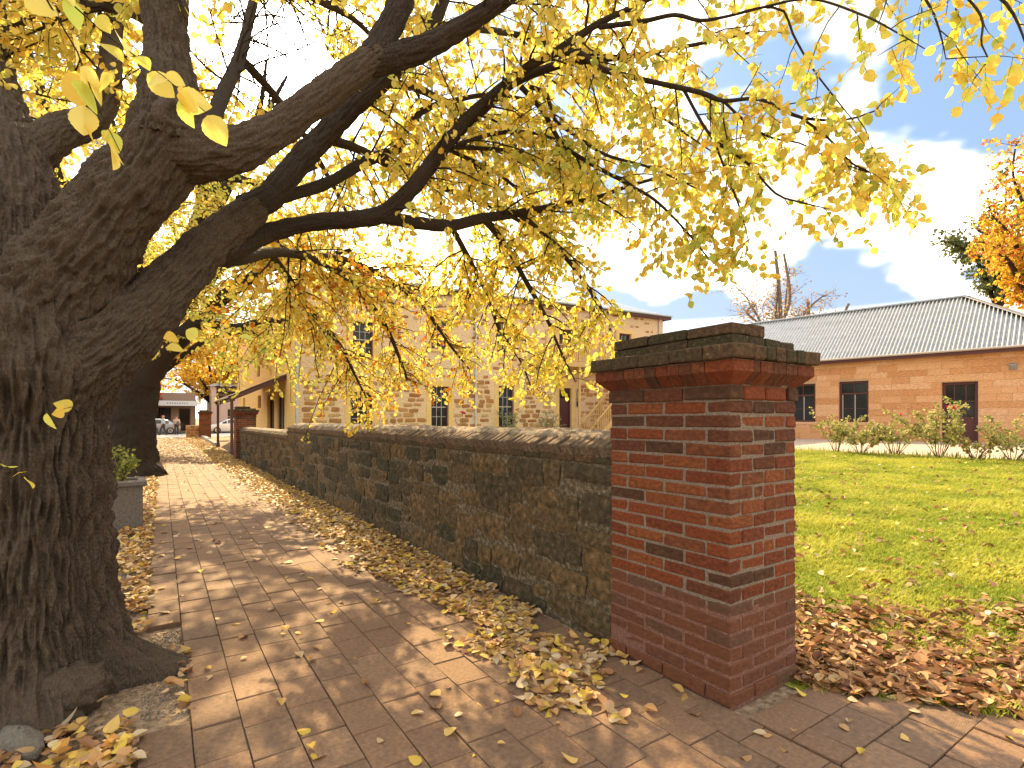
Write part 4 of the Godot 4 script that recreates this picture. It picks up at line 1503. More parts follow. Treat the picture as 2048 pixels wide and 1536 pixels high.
const YELLOW := [Color(0.86, 0.67, 0.13), Color(0.88, 0.72, 0.17), Color(0.80, 0.65, 0.13), Color(0.82, 0.56, 0.09), Color(0.70, 0.67, 0.13), Color(0.90, 0.76, 0.22)]
const GREENISH := [Color(0.54, 0.56, 0.10), Color(0.46, 0.50, 0.09), Color(0.70, 0.60, 0.11), Color(0.76, 0.56, 0.10)]
const ORANGE := [Color(0.70, 0.34, 0.03), Color(0.74, 0.46, 0.05), Color(0.56, 0.15, 0.02), Color(0.70, 0.42, 0.04), Color(0.74, 0.52, 0.07)]
const BRANCHES := [
	["limb_main", -0.68, 2.26, -4.41, 0.418, -0.41, 2.67, -4.22, 0.264, -0.25, 2.93, -4.11, 0.228, -0.09, 3.17, -4.01, 0.222, 0.05, 3.44, -3.94, 0.231],
	["stem_up", 0.03, 3.35, -3.95, 0.230, 0.05, 3.70, -3.95, 0.170, 0.03, 3.97, -4.00, 0.128, 0.02, 4.28, -4.05, 0.122, 0.01, 4.67, -4.12, 0.113, 0.04, 5.14, -4.16, 0.097, 0.08, 5.78, -4.26, 0.079],
	["limb_right", -0.14, 3.18, -4.04, 0.185, 0.03, 3.32, -3.95, 0.194, 0.23, 3.36, -3.87, 0.174, 0.42, 3.41, -3.81, 0.133, 0.61, 3.56, -3.79, 0.110, 0.89, 3.84, -3.72, 0.100, 1.15, 4.11, -3.67, 0.097, 1.28, 4.23, -3.64, 0.093],
	["limb_r_up", 1.23, 4.18, -3.65, 0.099, 1.35, 4.45, -3.66, 0.092, 1.44, 4.68, -3.66, 0.090, 1.54, 5.07, -3.71, 0.083, 1.69, 5.62, -3.79, 0.073, 1.94, 6.38, -3.87, 0.059],
	["limb_r_out", 1.20, 4.15, -3.66, 0.090, 1.42, 4.26, -3.61, 0.092, 1.62, 4.38, -3.55, 0.081, 1.85, 4.57, -3.51, 0.073, 2.07, 4.76, -3.42, 0.064, 2.37, 5.05, -3.35, 0.056, 2.82, 5.41, -3.17, 0.044, 3.34, 5.56, -2.83, 0.034],
	["limb_low", -0.55, 1.92, -4.31, 0.319, -0.35, 2.10, -4.27, 0.245, -0.16, 2.31, -4.27, 0.196, 0.04, 2.57, -4.31, 0.160, 0.27, 2.90, -4.37, 0.135, 0.46, 3.13, -4.43, 0.124, 0.60, 3.29, -4.45, 0.114],
	["limb_a", 0.52, 3.24, -4.44, 0.100, 0.71, 3.40, -4.44, 0.096, 0.91, 3.72, -4.49, 0.092, 1.11, 4.00, -4.53, 0.089, 1.33, 4.29, -4.51, 0.083, 1.58, 4.58, -4.47, 0.078, 1.81, 4.85, -4.43, 0.068, 2.02, 5.18, -4.42, 0.058, 2.18, 5.57, -4.43, 0.051, 2.38, 6.21, -4.54, 0.041],
	["limb_b", 0.23, 2.86, -4.37, 0.110, 0.41, 2.93, -4.46, 0.089, 0.68, 3.13, -4.58, 0.074, 0.98, 3.27, -4.56, 0.070, 1.31, 3.34, -4.46, 0.068, 1.56, 3.41, -4.36, 0.072, 1.77, 3.63, -4.22, 0.067, 1.98, 3.95, -4.08, 0.060, 2.13, 4.18, -3.92, 0.050, 2.33, 4.39, -3.73, 0.044, 2.48, 4.52, -3.51, 0.038, 2.65, 4.62, -3.34, 0.034, 2.85, 4.77, -3.15, 0.025, 3.04, 4.85, -2.91, 0.020, 3.31, 4.97, -2.61, 0.014],
	["limb_b2", 1.97, 3.93, -4.11, 0.044, 2.30, 4.33, -4.00, 0.041, 2.54, 4.58, -3.84, 0.039, 2.83, 4.67, -3.52, 0.031, 3.04, 4.64, -3.27, 0.023, 3.26, 4.62, -3.01, 0.017, 3.46, 4.56, -2.63, 0.013, 3.66, 4.52, -2.27, 0.008],
	["limb_c", 1.52, 3.39, -4.38, 0.058, 1.83, 3.37, -4.30, 0.056, 2.15, 3.40, -4.27, 0.052, 2.46, 3.52, -4.24, 0.045, 2.81, 3.61, -4.14, 0.038, 3.14, 3.71, -4.04, 0.031, 3.46, 3.79, -3.83, 0.023, 3.68, 3.87, -3.57, 0.016, 3.90, 3.92, -3.30, 0.010],
	["limb_f", 0.68, 3.36, -4.44, 0.056, 0.90, 3.49, -4.55, 0.048, 1.22, 3.73, -4.71, 0.048, 1.58, 4.05, -4.82, 0.047, 1.89, 4.26, -4.86, 0.045, 1.97, 4.48, -4.93, 0.038, 2.17, 4.74, -4.92, 0.034, 2.44, 4.89, -4.86, 0.028, 2.83, 5.02, -4.72, 0.020, 3.17, 4.97, -4.50, 0.013],
	["branch_d", 2.56, 4.58, -3.42, 0.024, 2.74, 4.56, -3.23, 0.024, 2.83, 4.36, -3.04, 0.021, 3.00, 4.22, -2.81, 0.019, 3.25, 4.03, -2.47, 0.017, 3.34, 3.94, -2.35, 0.015, 3.46, 3.89, -2.15, 0.012, 3.60, 3.71, -1.94, 0.010, 3.75, 3.64, -1.73, 0.007, 3.80, 3.64, -1.57, 0.004],
	["branch_d2", 3.60, 3.71, -1.94, 0.009, 3.70, 3.54, -1.81, 0.007, 3.79, 3.35, -1.70, 0.006, 3.88, 3.25, -1.58, 0.004, 3.98, 3.17, -1.45, 0.003],
	["branch_d3", 3.19, 4.08, -2.57, 0.013, 3.32, 3.81, -2.49, 0.011, 3.37, 3.65, -2.39, 0.011, 3.49, 3.50, -2.26, 0.009, 3.56, 3.24, -2.09, 0.007, 3.65, 3.16, -1.97, 0.006, 3.77, 3.09, -1.83, 0.003],
	["branch_d4", 3.34, 3.94, -2.35, 0.011, 3.50, 3.77, -2.25, 0.009, 3.59, 3.65, -2.13, 0.008, 3.70, 3.59, -2.00, 0.006, 3.77, 3.43, -1.83, 0.004, 3.88, 3.29, -1.64, 0.003],
	["branch_d5", 3.34, 3.65, -2.41, 0.008, 3.47, 3.42, -2.39, 0.008, 3.55, 3.17, -2.34, 0.006, 3.59, 2.95, -2.31, 0.003],
	["branch_e", 2.56, 4.51, -3.76, 0.024, 2.75, 4.33, -3.70, 0.022, 2.89, 4.05, -3.61, 0.020, 3.05, 3.86, -3.44, 0.018, 3.26, 3.68, -3.25, 0.014, 3.40, 3.48, -3.03, 0.012, 3.53, 3.20, -2.83, 0.009, 3.61, 2.93, -2.66, 0.005],
	["branch_e2", 2.60, 4.48, -3.68, 0.018, 2.71, 4.41, -3.60, 0.018, 2.77, 4.20, -3.56, 0.016, 2.91, 4.07, -3.47, 0.014, 3.09, 3.88, -3.29, 0.013, 3.29, 3.70, -2.98, 0.009, 3.54, 3.48, -2.70, 0.005],
	["branch_g1", 2.08, 3.99, -4.02, 0.018, 2.37, 4.13, -3.95, 0.017, 2.68, 4.21, -3.87, 0.015, 2.96, 4.20, -3.80, 0.012, 3.18, 4.14, -3.65, 0.008],
	["branch_g2", 2.05, 3.97, -4.04, 0.018, 2.55, 4.10, -4.07, 0.017, 2.96, 4.13, -4.04, 0.016, 3.26, 4.11, -3.96, 0.012, 3.57, 4.06, -3.88, 0.008],
	["branch_g3", 2.02, 3.95, -4.06, 0.018, 2.44, 4.02, -4.26, 0.018, 2.82, 4.00, -4.37, 0.017, 3.16, 3.81, -4.39, 0.013, 3.35, 3.58, -4.38, 0.009],
	["branch_u1", 2.88, 4.76, -3.13, 0.020, 3.00, 4.65, -2.81, 0.018, 3.05, 4.55, -2.54, 0.015, 3.12, 4.44, -2.38, 0.013, 3.18, 4.39, -2.22, 0.010, 3.21, 4.30, -1.96, 0.008, 3.25, 4.19, -1.69, 0.006, 3.18, 3.87, -1.38, 0.006, 3.10, 3.63, -1.19, 0.004, 2.99, 3.41, -1.03, 0.002],
	["branch_u2", 3.21, 4.30, -1.96, 0.007, 3.26, 4.23, -1.86, 0.007, 3.36, 4.13, -1.86, 0.007, 3.46, 3.93, -1.80, 0.005, 3.56, 3.76, -1.73, 0.005, 3.68, 3.58, -1.65, 0.003],
	["branch_u3", 3.34, 5.56, -2.83, 0.030, 3.32, 5.14, -2.13, 0.022, 3.19, 4.48, -1.50, 0.016, 3.42, 4.25, -1.22, 0.013, 3.61, 4.04, -1.04, 0.010, 3.63, 3.81, -0.90, 0.008, 3.64, 3.62, -0.84, 0.005, 3.60, 3.43, -0.80, 0.003],
	["branch_u4", 3.42, 4.25, -1.22, 0.009, 3.52, 4.02, -1.10, 0.007, 3.59, 3.79, -0.99, 0.006, 3.53, 3.60, -0.97, 0.004, 3.59, 3.47, -0.93, 0.002],
	["branch_u5", 3.19, 4.48, -1.50, 0.011, 3.42, 4.25, -1.34, 0.008, 3.53, 3.99, -1.21, 0.007, 3.53, 3.79, -1.15, 0.005, 3.56, 3.63, -1.13, 0.002],
	["branch_h1", 0.20, 2.82, -4.38, 0.061, 0.47, 2.90, -4.59, 0.050, 0.85, 3.24, -5.42, 0.044, 1.40, 3.57, -6.50, 0.050, 2.07, 3.71, -7.49, 0.051, 2.65, 3.51, -8.07, 0.046, 3.08, 3.04, -8.27, 0.035, 3.39, 2.33, -8.30, 0.018],
	["branch_h2", 1.40, 3.57, -6.50, 0.045, 2.13, 3.89, -7.46, 0.045, 3.01, 3.87, -8.07, 0.041, 3.72, 3.52, -8.33, 0.033, 4.16, 2.96, -8.28, 0.022, 4.45, 2.53, -8.09, 0.011],
	["branch_h3", 0.85, 3.24, -5.42, 0.032, 1.29, 3.35, -6.81, 0.036, 1.77, 3.24, -7.93, 0.037, 2.35, 2.85, -8.51, 0.030, 2.67, 2.32, -8.65, 0.018, 2.84, 2.00, -8.66, 0.011],
	["branch_i1", 2.46, 3.52, -4.24, 0.028, 3.01, 3.51, -4.72, 0.029, 3.53, 3.30, -5.10, 0.030, 3.90, 2.95, -5.21, 0.024, 4.12, 2.54, -5.19, 0.016, 4.27, 2.16, -5.09, 0.008],
	["branch_i2", 2.81, 3.61, -4.14, 0.022, 3.35, 3.52, -4.38, 0.022, 3.76, 3.30, -4.47, 0.021, 4.05, 2.94, -4.40, 0.017, 4.17, 2.61, -4.32, 0.007],
	["branch_i3", 2.15, 3.40, -4.27, 0.027, 2.80, 3.41, -5.10, 0.028, 3.37, 3.21, -5.68, 0.027, 3.71, 2.85, -5.94, 0.023, 4.04, 2.48, -5.96, 0.014, 4.16, 2.14, -5.88, 0.009],
	["branch_j1", 1.11, 4.00, -4.53, 0.043, 1.62, 4.30, -5.16, 0.042, 2.24, 4.48, -5.71, 0.043, 2.98, 4.51, -5.94, 0.037, 3.71, 4.42, -5.94, 0.028, 4.38, 4.10, -5.74, 0.017],
	["branch_j2", 1.58, 4.58, -4.47, 0.041, 2.19, 5.01, -5.02, 0.039, 2.95, 5.21, -5.48, 0.037, 3.82, 5.11, -5.63, 0.033, 4.48, 4.68, -5.43, 0.023, 4.92, 4.29, -5.15, 0.011],
	["branch_j3", 2.02, 5.18, -4.42, 0.035, 2.88, 5.76, -4.81, 0.034, 3.77, 6.02, -4.94, 0.030, 4.50, 5.74, -4.70, 0.023, 4.97, 5.21, -4.27, 0.015, 5.33, 4.80, -3.92, 0.007],
	["branch_k1", 0.02, 4.13, -4.02, 0.041, -0.23, 4.74, -4.93, 0.042, -0.62, 5.24, -5.91, 0.037, -1.03, 5.42, -6.66, 0.028, -1.43, 5.32, -7.16, 0.017],
	["branch_k2", 0.03, 4.56, -4.08, 0.050, 0.34, 5.04, -4.56, 0.048, 0.82, 5.63, -5.21, 0.046, 1.39, 6.07, -5.79, 0.041, 1.93, 6.26, -6.15, 0.030, 2.41, 6.06, -6.31, 0.016],
	["branch_k3", 0.20, 3.34, -3.89, 0.054, 0.39, 4.19, -4.77, 0.057, 0.62, 5.09, -5.58, 0.056, 0.78, 5.92, -6.19, 0.050, 0.96, 6.89, -6.79, 0.040],
	["branch_k4", 0.62, 5.06, -5.58, 0.040, 0.95, 5.13, -6.07, 0.041, 1.35, 5.04, -6.53, 0.035, 1.74, 4.64, -6.75, 0.027, 2.01, 4.22, -6.82, 0.014],
	["branch_back", -0.79, 2.55, -4.53, 0.270, -0.99, 2.84, -4.60, 0.226, -1.21, 3.11, -4.62, 0.180, -1.46, 3.36, -4.55, 0.133, -1.76, 3.66, -4.51, 0.090],
	["branch_l1", -0.65, 2.41, -4.38, 0.263, -0.72, 2.89, -4.48, 0.227, -0.79, 3.31, -4.70, 0.195, -0.94, 3.82, -5.17, 0.151, -1.11, 4.50, -5.75, 0.117, -1.21, 5.21, -6.18, 0.100, -1.29, 6.12, -6.59, 0.084],
	["branch_l2", -0.77, 3.34, -4.70, 0.126, -0.62, 3.68, -4.90, 0.118, -0.45, 3.92, -5.08, 0.110, -0.36, 4.33, -5.38, 0.093, -0.36, 5.01, -5.86, 0.077, -0.36, 5.79, -6.22, 0.066],
]

func build_near_tree() -> void:
	var o := thing("elm_tree", "huge rough-barked elm in the left foreground arching yellow boughs over the path", "tree", Vector3(-0.75, 0, -4.45), 0.0, "elms along the footpath")
	var off := -o.position
	var bm := bark("elm_bark", [0.092, 0.066, 0.044], 200)
	var bl := bark("limb_bark", [0.048, 0.034, 0.023], 201)
	bark_noise.seed = 8
	bark_noise.frequency = 1.0
	bark_noise.fractal_octaves = 3
	lump_noise.seed = 15
	lump_noise.frequency = 2.1
	lump_noise.fractal_octaves = 4
	plate_noise.seed = 44
	plate_noise.noise_type = FastNoiseLite.TYPE_CELLULAR
	plate_noise.frequency = 1.0
	plate_noise.cellular_return_type = FastNoiseLite.RETURN_DISTANCE2_SUB
	plate_noise.cellular_jitter = 0.9
	plate_noise.fractal_type = FastNoiseLite.FRACTAL_NONE
	# trunk with root flare and furrowed bark
	var s := Shape.new()
	var pts := PackedVector3Array()
	var sides := 540
	var ys := steps(-0.12, 0.55, 0.011) + steps(0.56, 2.95, 0.014)
	for y in ys:
		var flare := 0.34 * exp(-maxf(y, 0.0) / 0.17) + 0.15 * exp(-maxf(y, 0.0) / 0.70)
		var bulge := 0.13 * smoothstep(1.55, 2.1, y) * smoothstep(3.4, 2.6, y)
		for k in sides:
			var a := TAU * k / sides
			var root := 0.5 + 0.5 * sin(a * 5.0 + 0.7 + 0.6 * sin(a * 2.0)) * (0.75 + 0.25 * sin(a * 3.0))
			var rd := 0.405 + bulge + flare * (0.25 + 0.85 * root)
			var c := Vector3(cos(a), 0, sin(a))
			var q := c * 0.55
			var warp := 0.05 * bark_noise.get_noise_3d(q.x * 1.5, y * 1.1, q.z * 1.5)
			var f := bark_noise.get_noise_3d((q.x + warp) * 13.0, y * 2.1, (q.z - warp) * 13.0)
			var f2 := bark_noise.get_noise_3d(q.x * 38.0, y * 9.0 + 4.0, q.z * 38.0)
			var burl := smoothstep(1.7, 2.2, y)
			var ridge := 0.045 * (0.6 - 2.2 * absf(f)) * (1.0 - 0.6 * burl) + 0.012 * f2
			var cr := plate_noise.get_noise_3d((q.x + warp) * 19.0, y * 2.7, (q.z - warp) * 19.0) + 1.0
			rd += 0.040 * (smoothstep(0.0, 0.5, cr) - 0.7) * (1.0 - 0.4 * burl)
			rd += ridge + (0.05 + 0.10 * burl) * lump_noise.get_noise_3d(c.x * 0.6, y * 0.8, c.z * 0.6)
			rd += burl * 0.035 * lump_noise.get_noise_3d(c.x * 3.0, y * 3.6, c.z * 3.0)
			rd *= 1.0 - 0.55 * smoothstep(1.85, 3.0, y)
			pts.append(c * rd + Vector3(0.03 * sin(y * 1.3), y, 0))
	s.grid(pts, sides, true, true)
	part(o, "trunk", s, bm)
	# swollen root knuckle at the foot
	var kn := Shape.new()
	var kp := PackedVector3Array()
	for i in 25:
		var th := PI * i / 24.0
		for k in 40:
			var ph := TAU * k / 40.0
			var d := Vector3(sin(th) * cos(ph), cos(th), sin(th) * sin(ph))
			kp.append(Vector3(0.30, 0.10, 0.46) + d * Vector3(0.20, 0.15, 0.16) * (1.0 + 0.22 * lump_noise.get_noise_3dv(d * 1.0) + 0.07 * lump_noise.get_noise_3dv(d * 5.0)))
	kn.grid(kp, 40, true, false)
	part(o, "root", kn, bm)
	# old pruning scars
	for q in [[Vector3(0.09, 3.47, -3.69), Vector3(0.35, -0.05, 1.0), 0.062]]:
		var ks := Shape.new()
		var ax: Vector3 = q[1].normalized()
		var ux := ax.cross(Vector3.UP).normalized()
		var uy := ux.cross(ax)
		var rp := PackedVector3Array()
		for ring in [[2.1, -0.05], [1.75, -0.005], [1.35, 0.022], [1.0, 0.016], [0.75, -0.012], [0.4, -0.022], [0.02, -0.018]]:
			for k in 28:
				var a := TAU * k / 28.0
				var rr: float = q[2] * ring[0] * (1.0 + 0.12 * sin(a * 3.0 + q[2] * 60.0) + 0.06 * sin(a * 7.0))
				rp.append(q[0] + off + ux * cos(a) * rr + uy * sin(a) * rr * 0.85 + ax * (ring[1] * 0.8 - 0.035))
		ks.grid(rp, 28, true, false)
		part(o, "knot", ks, bm)
	var tw := Twigs.new()
	tw.r.seed = 1001
	tw.gap_from = EYE + off
	tw.gap_along = Vector3(0.186, 0.683, -1.074)
	for b in BRANCHES:
		var p := PackedVector3Array()
		var r := PackedFloat32Array()
		for i in range(1, b.size(), 4):
			p.append(Vector3(b[i], b[i + 1], b[i + 2]) + off)
			r.append(b[i + 3])
		var thick := r[0] > 0.09
		var sp := smooth_path(p, r, 0.014 if r[0] > 0.2 else 0.02 if thick else 0.05)
		var bs := Shape.new()
		var nm: String = b[0]
		if thick:
			limb(bs, sp[0], sp[1], 190 if r[0] > 0.2 else 96, 0.030 if r[0] > 0.2 else 0.014, 0.16 if r[0] > 0.2 else 0.10, 15.0)
		else:
			limb(bs, sp[0], sp[1], 34 if r[0] > 0.03 else 10, 0.005 if r[0] > 0.03 else 0.0, 0.13, 30.0)
		part(o, "branch", bs, bm if nm in ["limb_main", "limb_low", "branch_l1", "branch_l2", "branch_back", "limb_right", "stem_up"] else bl)
		if nm in ["limb_main", "limb_right", "limb_low", "branch_back"]:
			continue
		# foliage along it
		var q: PackedVector3Array = sp[0]
		var rad: PackedFloat32Array = sp[1]
		var gap := 0.11
		var pal := YELLOW
		var size := 0.066
		var lmax := 0.95
		var start := 0.35
		if nm.begins_with("branch_d"): gap = 0.085; start = 0.12; lmax = 0.62; pal = YELLOW + GREENISH
		if nm.begins_with("branch_u"): gap = 0.20; start = 0.3; lmax = 0.5; pal = YELLOW + GREENISH
		if nm.begins_with("branch_e"): gap = 0.07; start = 0.15; lmax = 0.7; pal = YELLOW + GREENISH
		if nm.begins_with("branch_g"): gap = 0.06; start = 0.1; lmax = 0.7; pal = YELLOW + GREENISH
		if nm.begins_with("branch_h"): gap = 0.05; start = 0.25; lmax = 1.15; pal = YELLOW + YELLOW + ORANGE
		if nm.begins_with("branch_i"): gap = 0.055; start = 0.2; lmax = 0.85; pal = YELLOW + [Color(0.62, 0.56, 0.06)]
		if nm.begins_with("branch_j"): gap = 0.075; start = 0.12; lmax = 1.4; pal = YELLOW + GREENISH
		if nm.begins_with("branch_k"): gap = 0.06; start = 0.3; lmax = 1.4
		var total := 0.0
		for i in range(1, q.size()): total += q[i].distance_to(q[i - 1])
		var run := 0.0
		var next := total * start
		for i in range(1, q.size()):
			run += q[i].distance_to(q[i - 1])
			if run < next:
				continue
			next = run + gap * tw.r.randf_range(0.5, 1.5)
			var t := (q[i] - q[i - 1]).normalized()
			var e := Vector3(tw.r.randfn(), tw.r.randfn(0, 0.8) - 0.1, tw.r.randfn())
			e = (e - t * e.dot(t)).normalized()
			var f := run / total
			tw.spray(q[i], (t * 0.65 + e).normalized(), tw.r.randf_range(0.35, 1.15) * lmax * (1.1 - 0.45 * f), maxf(0.0035, minf(0.011, rad[i] * 0.5)), 0.10, pal, size, 0.075, 0.034)
	# short shoots straight from the trunk and one hanging close in front of it
	for q in [[Vector3(-0.05, 1.95, -3.55), Vector3(0.3, 0.3, 0.9), 0.5], [Vector3(-0.30, 1.75, -3.75), Vector3(-0.4, 0.1, 0.9), 0.45], [Vector3(0.0, 2.3, -3.85), Vector3(0.9, -0.1, 0.3), 0.5], [Vector3(-0.55, 1.3, -3.85), Vector3(-0.1, 0.5, 1.0), 0.4]]:
		var p := tw.shoot(q[0] + off, q[1].normalized(), q[2], 0.003, 0.05)
		for i in [2, 3, 4]:
			tw.leaf(p[i], (q[1] as Vector3).normalized(), 0.085, YELLOW[i])
	var hang := [[Vector3(-0.62, 3.05, -1.75), Vector3(0.35, -0.5, 0.1), 0.7], [Vector3(-0.75, 3.0, -1.6), Vector3(0.5, -0.45, 0.25), 0.62], [Vector3(-0.35, 3.0, -2.0), Vector3(0.3, -0.6, -0.1), 0.55], [Vector3(-0.9, 2.9, -1.45), Vector3(0.55, -0.5, 0.15), 0.6], [Vector3(-0.5, 3.2, -2.3), Vector3(0.5, -0.3, 0.1), 0.8]]
	for q in hang:
		var p := tw.shoot(q[0] + off, q[1].normalized(), q[2], 0.004, 0.05)
		for i in 14:
			var f := tw.r.randf_range(0.25, 1.0) * 4.0
			var k := mini(int(f), 3)
			tw.leaf(p[k].lerp(p[k + 1], f - k) + Vector3(tw.r.randfn(0, 0.03), 0, tw.r.randfn(0, 0.03)), (q[1] as Vector3).normalized(), 0.10 * tw.r.randf_range(0.6, 1.1), (YELLOW + GREENISH)[tw.r.randi() % 9])
	part(o, "twigs", tw.wood, bl).set_meta("kind", "stuff")
	var lm := leaf_mesh(1.0, 0.84, 0.22, 0.12, 5)
	var order := []
	for i in tw.at.size():
		order.append([seen_size(tw.at[i].origin - off), i])
	order.sort_custom(func(a, b): return a[0] > b[0])
	var near := {}
	var big := leaf_mesh(1.0, 0.80, 0.25, 0.16, 14, 0.025)
	for i in 290:
		var id: int = order[i][1]
		near[id] = true
		var c: Color = tw.tone[id]
		var key := "leaf_%d_%d" % [int(c.r * 12.0), int(c.g * 12.0)]
		part(o, "leaf", big, leaf_mat(key, c.r, c.g, c.b, 1.0), tw.at[id])
	var at := []
	var tone := []
	for i in tw.at.size():
		if not near.has(i):
			at.append(tw.at[i])
			tone.append(tw.tone[i])
	print("near elm leaves ", at.size())
	scatter(o, "foliage", lm, leaf_mat("elm_foliage", 1, 1, 1, 1.0, true), at, tone)

func grown_tree(called: String, label: String, where: Vector3, hgt: float, rad: float, spread: float, fork: float, boughs: int, pal: Array, size: float, sprays: int, dense: float, seed_: int, group := "", bare := false, lean := Vector3.ZERO, extra := []) -> Node3D:
	var o := thing(called, label, "tree", where, 0.0, group)
	var tw := Twigs.new()
	tw.r.seed = seed_
	if called == "elm_tree":
		tw.gap_from = EYE - where
		tw.gap_along = Vector3(0.186, 0.683, -1.074)
	var bm := bark("dark_bark", [0.042, 0.029, 0.019], 202) if not bare else bark("pale_bark", [0.22, 0.17, 0.13], 203)
	var s := Shape.new()
	var p := PackedVector3Array()
	var r := PackedFloat32Array()
	for i in 9:
		var t := i / 8.0
		p.append(Vector3(lean.x * t * t, -0.1 + (fork + 0.5) * t, lean.z * t * t))
		r.append(rad * (1.0 + 0.75 * exp(-t * fork / 0.35)) * (1.0 - 0.12 * t))
	var sp := smooth_path(p, r, 0.05)
	limb(s, sp[0], sp[1], 120 if rad > 0.4 else 24, 0.02 * minf(1.0, rad / 0.5), 0.12, 12.0)
	part(o, "trunk", s, bm)
	var top := p[8]
	for k in boughs + extra.size():
		var a := TAU * (k + tw.r.randf_range(-0.25, 0.25)) / boughs
		var rise := tw.r.randf_range(0.15, 1.0)
		if k == 0: rise = 1.0
		var d := Vector3(cos(a), 0, sin(a)) * spread * (1.0 - 0.62 * rise) * tw.r.randf_range(0.8, 1.15)
		var end := top + d + Vector3.UP * (hgt - fork) * (0.12 + 0.85 * rise)
		var b := PackedVector3Array()
		var br := PackedFloat32Array()
		for i in 7:
			var t := i / 6.0
			var q := (top - Vector3.UP * 0.45).lerp(end, t) + Vector3.UP * (hgt - fork) * 0.16 * sin(PI * t) * (1.2 - rise)
			q += Vector3(tw.r.randfn(), tw.r.randfn(), tw.r.randfn()) * 0.05 * spread * t * (1.0 if t < 1.0 else 0.4)
			b.append(q)
			br.append(rad * 0.52 * pow(1.0 - t * 0.93, 0.9) + 0.008)
		if k >= boughs:
			b.clear()
			br.clear()
			var given: Array = extra[k - boughs]
			for i in range(0, given.size(), 4):
				b.append(Vector3(given[i], given[i + 1], given[i + 2]))
				br.append(given[i + 3])
		var bs := smooth_path(b, br, 0.12)
		var sh := Shape.new()
		limb(sh, bs[0], bs[1], 16, 0.004, 0.12, 12.0)
		part(o, "branch", sh, bm)
		var q: PackedVector3Array = bs[0]
		for j in sprays:
			var f := tw.r.randf_range(0.22, 1.0)
			var i := mini(int(f * (q.size() - 1)), q.size() - 2)
			var t := (q[i + 1] - q[i]).normalized()
			var e := Vector3(tw.r.randfn(), tw.r.randfn(0, 0.7), tw.r.randfn())
			e = (e - t * e.dot(t)).normalized()
			var long := spread * tw.r.randf_range(0.14, 0.34)
			var dir := (t * 0.55 + e).normalized()
			if bare:
				var bp := tw.shoot(q[i], dir, long, 0.018, 0.0, 4)
				for m in 5:
					var mp := tw.shoot(bp[m if m < 4 else 3], (dir + Vector3(tw.r.randfn(), tw.r.randfn(), tw.r.randfn()) * 0.8).normalized(), long * 0.5, 0.008, 0.0)
					if tw.r.randf() < dense:
						tw.leaf(mp[4], dir, size, pal[tw.r.randi() % pal.size()])
			else:
				tw.spray(q[i], dir, long, 0.014, 0.07, pal, size, 0.15 / dense, size * 0.5 / dense, 1.7)
	part(o, "twigs", tw.wood, bm).set_meta("kind", "stuff")
	if tw.at.size():
		scatter(o, "crown", leaf_mesh(1.0, 0.86, 0.22, 0.12, 4), leaf_mat("tree_foliage", 1, 1, 1, 1.0, true), tw.at, tw.tone)
	print(called, " leaves ", tw.at.size())
	return o

const ELM_LIMBS := [
	[0.36, 2.86, 0.31, 0.420, 0.85, 3.65, 0.88, 0.294, 1.69, 4.51, 1.90, 0.215, 2.26, 5.15, 2.64, 0.183, 3.13, 5.77, 3.69, 0.137, 3.96, 5.92, 4.71, 0.093, 4.84, 6.06, 5.77, 0.052],
	[0.00, 3.47, -0.04, 0.430, 0.49, 4.59, 0.76, 0.321, 1.20, 5.60, 1.94, 0.239, 1.97, 6.66, 3.17, 0.175, 2.89, 7.61, 4.49, 0.116, 4.04, 7.97, 5.96, 0.056],
	[1.69, 4.51, 1.90, 0.143, 2.42, 4.16, 3.46, 0.108, 3.08, 4.22, 4.85, 0.076, 3.74, 3.83, 6.24, 0.048, 4.23, 3.06, 7.04, 0.023],
]

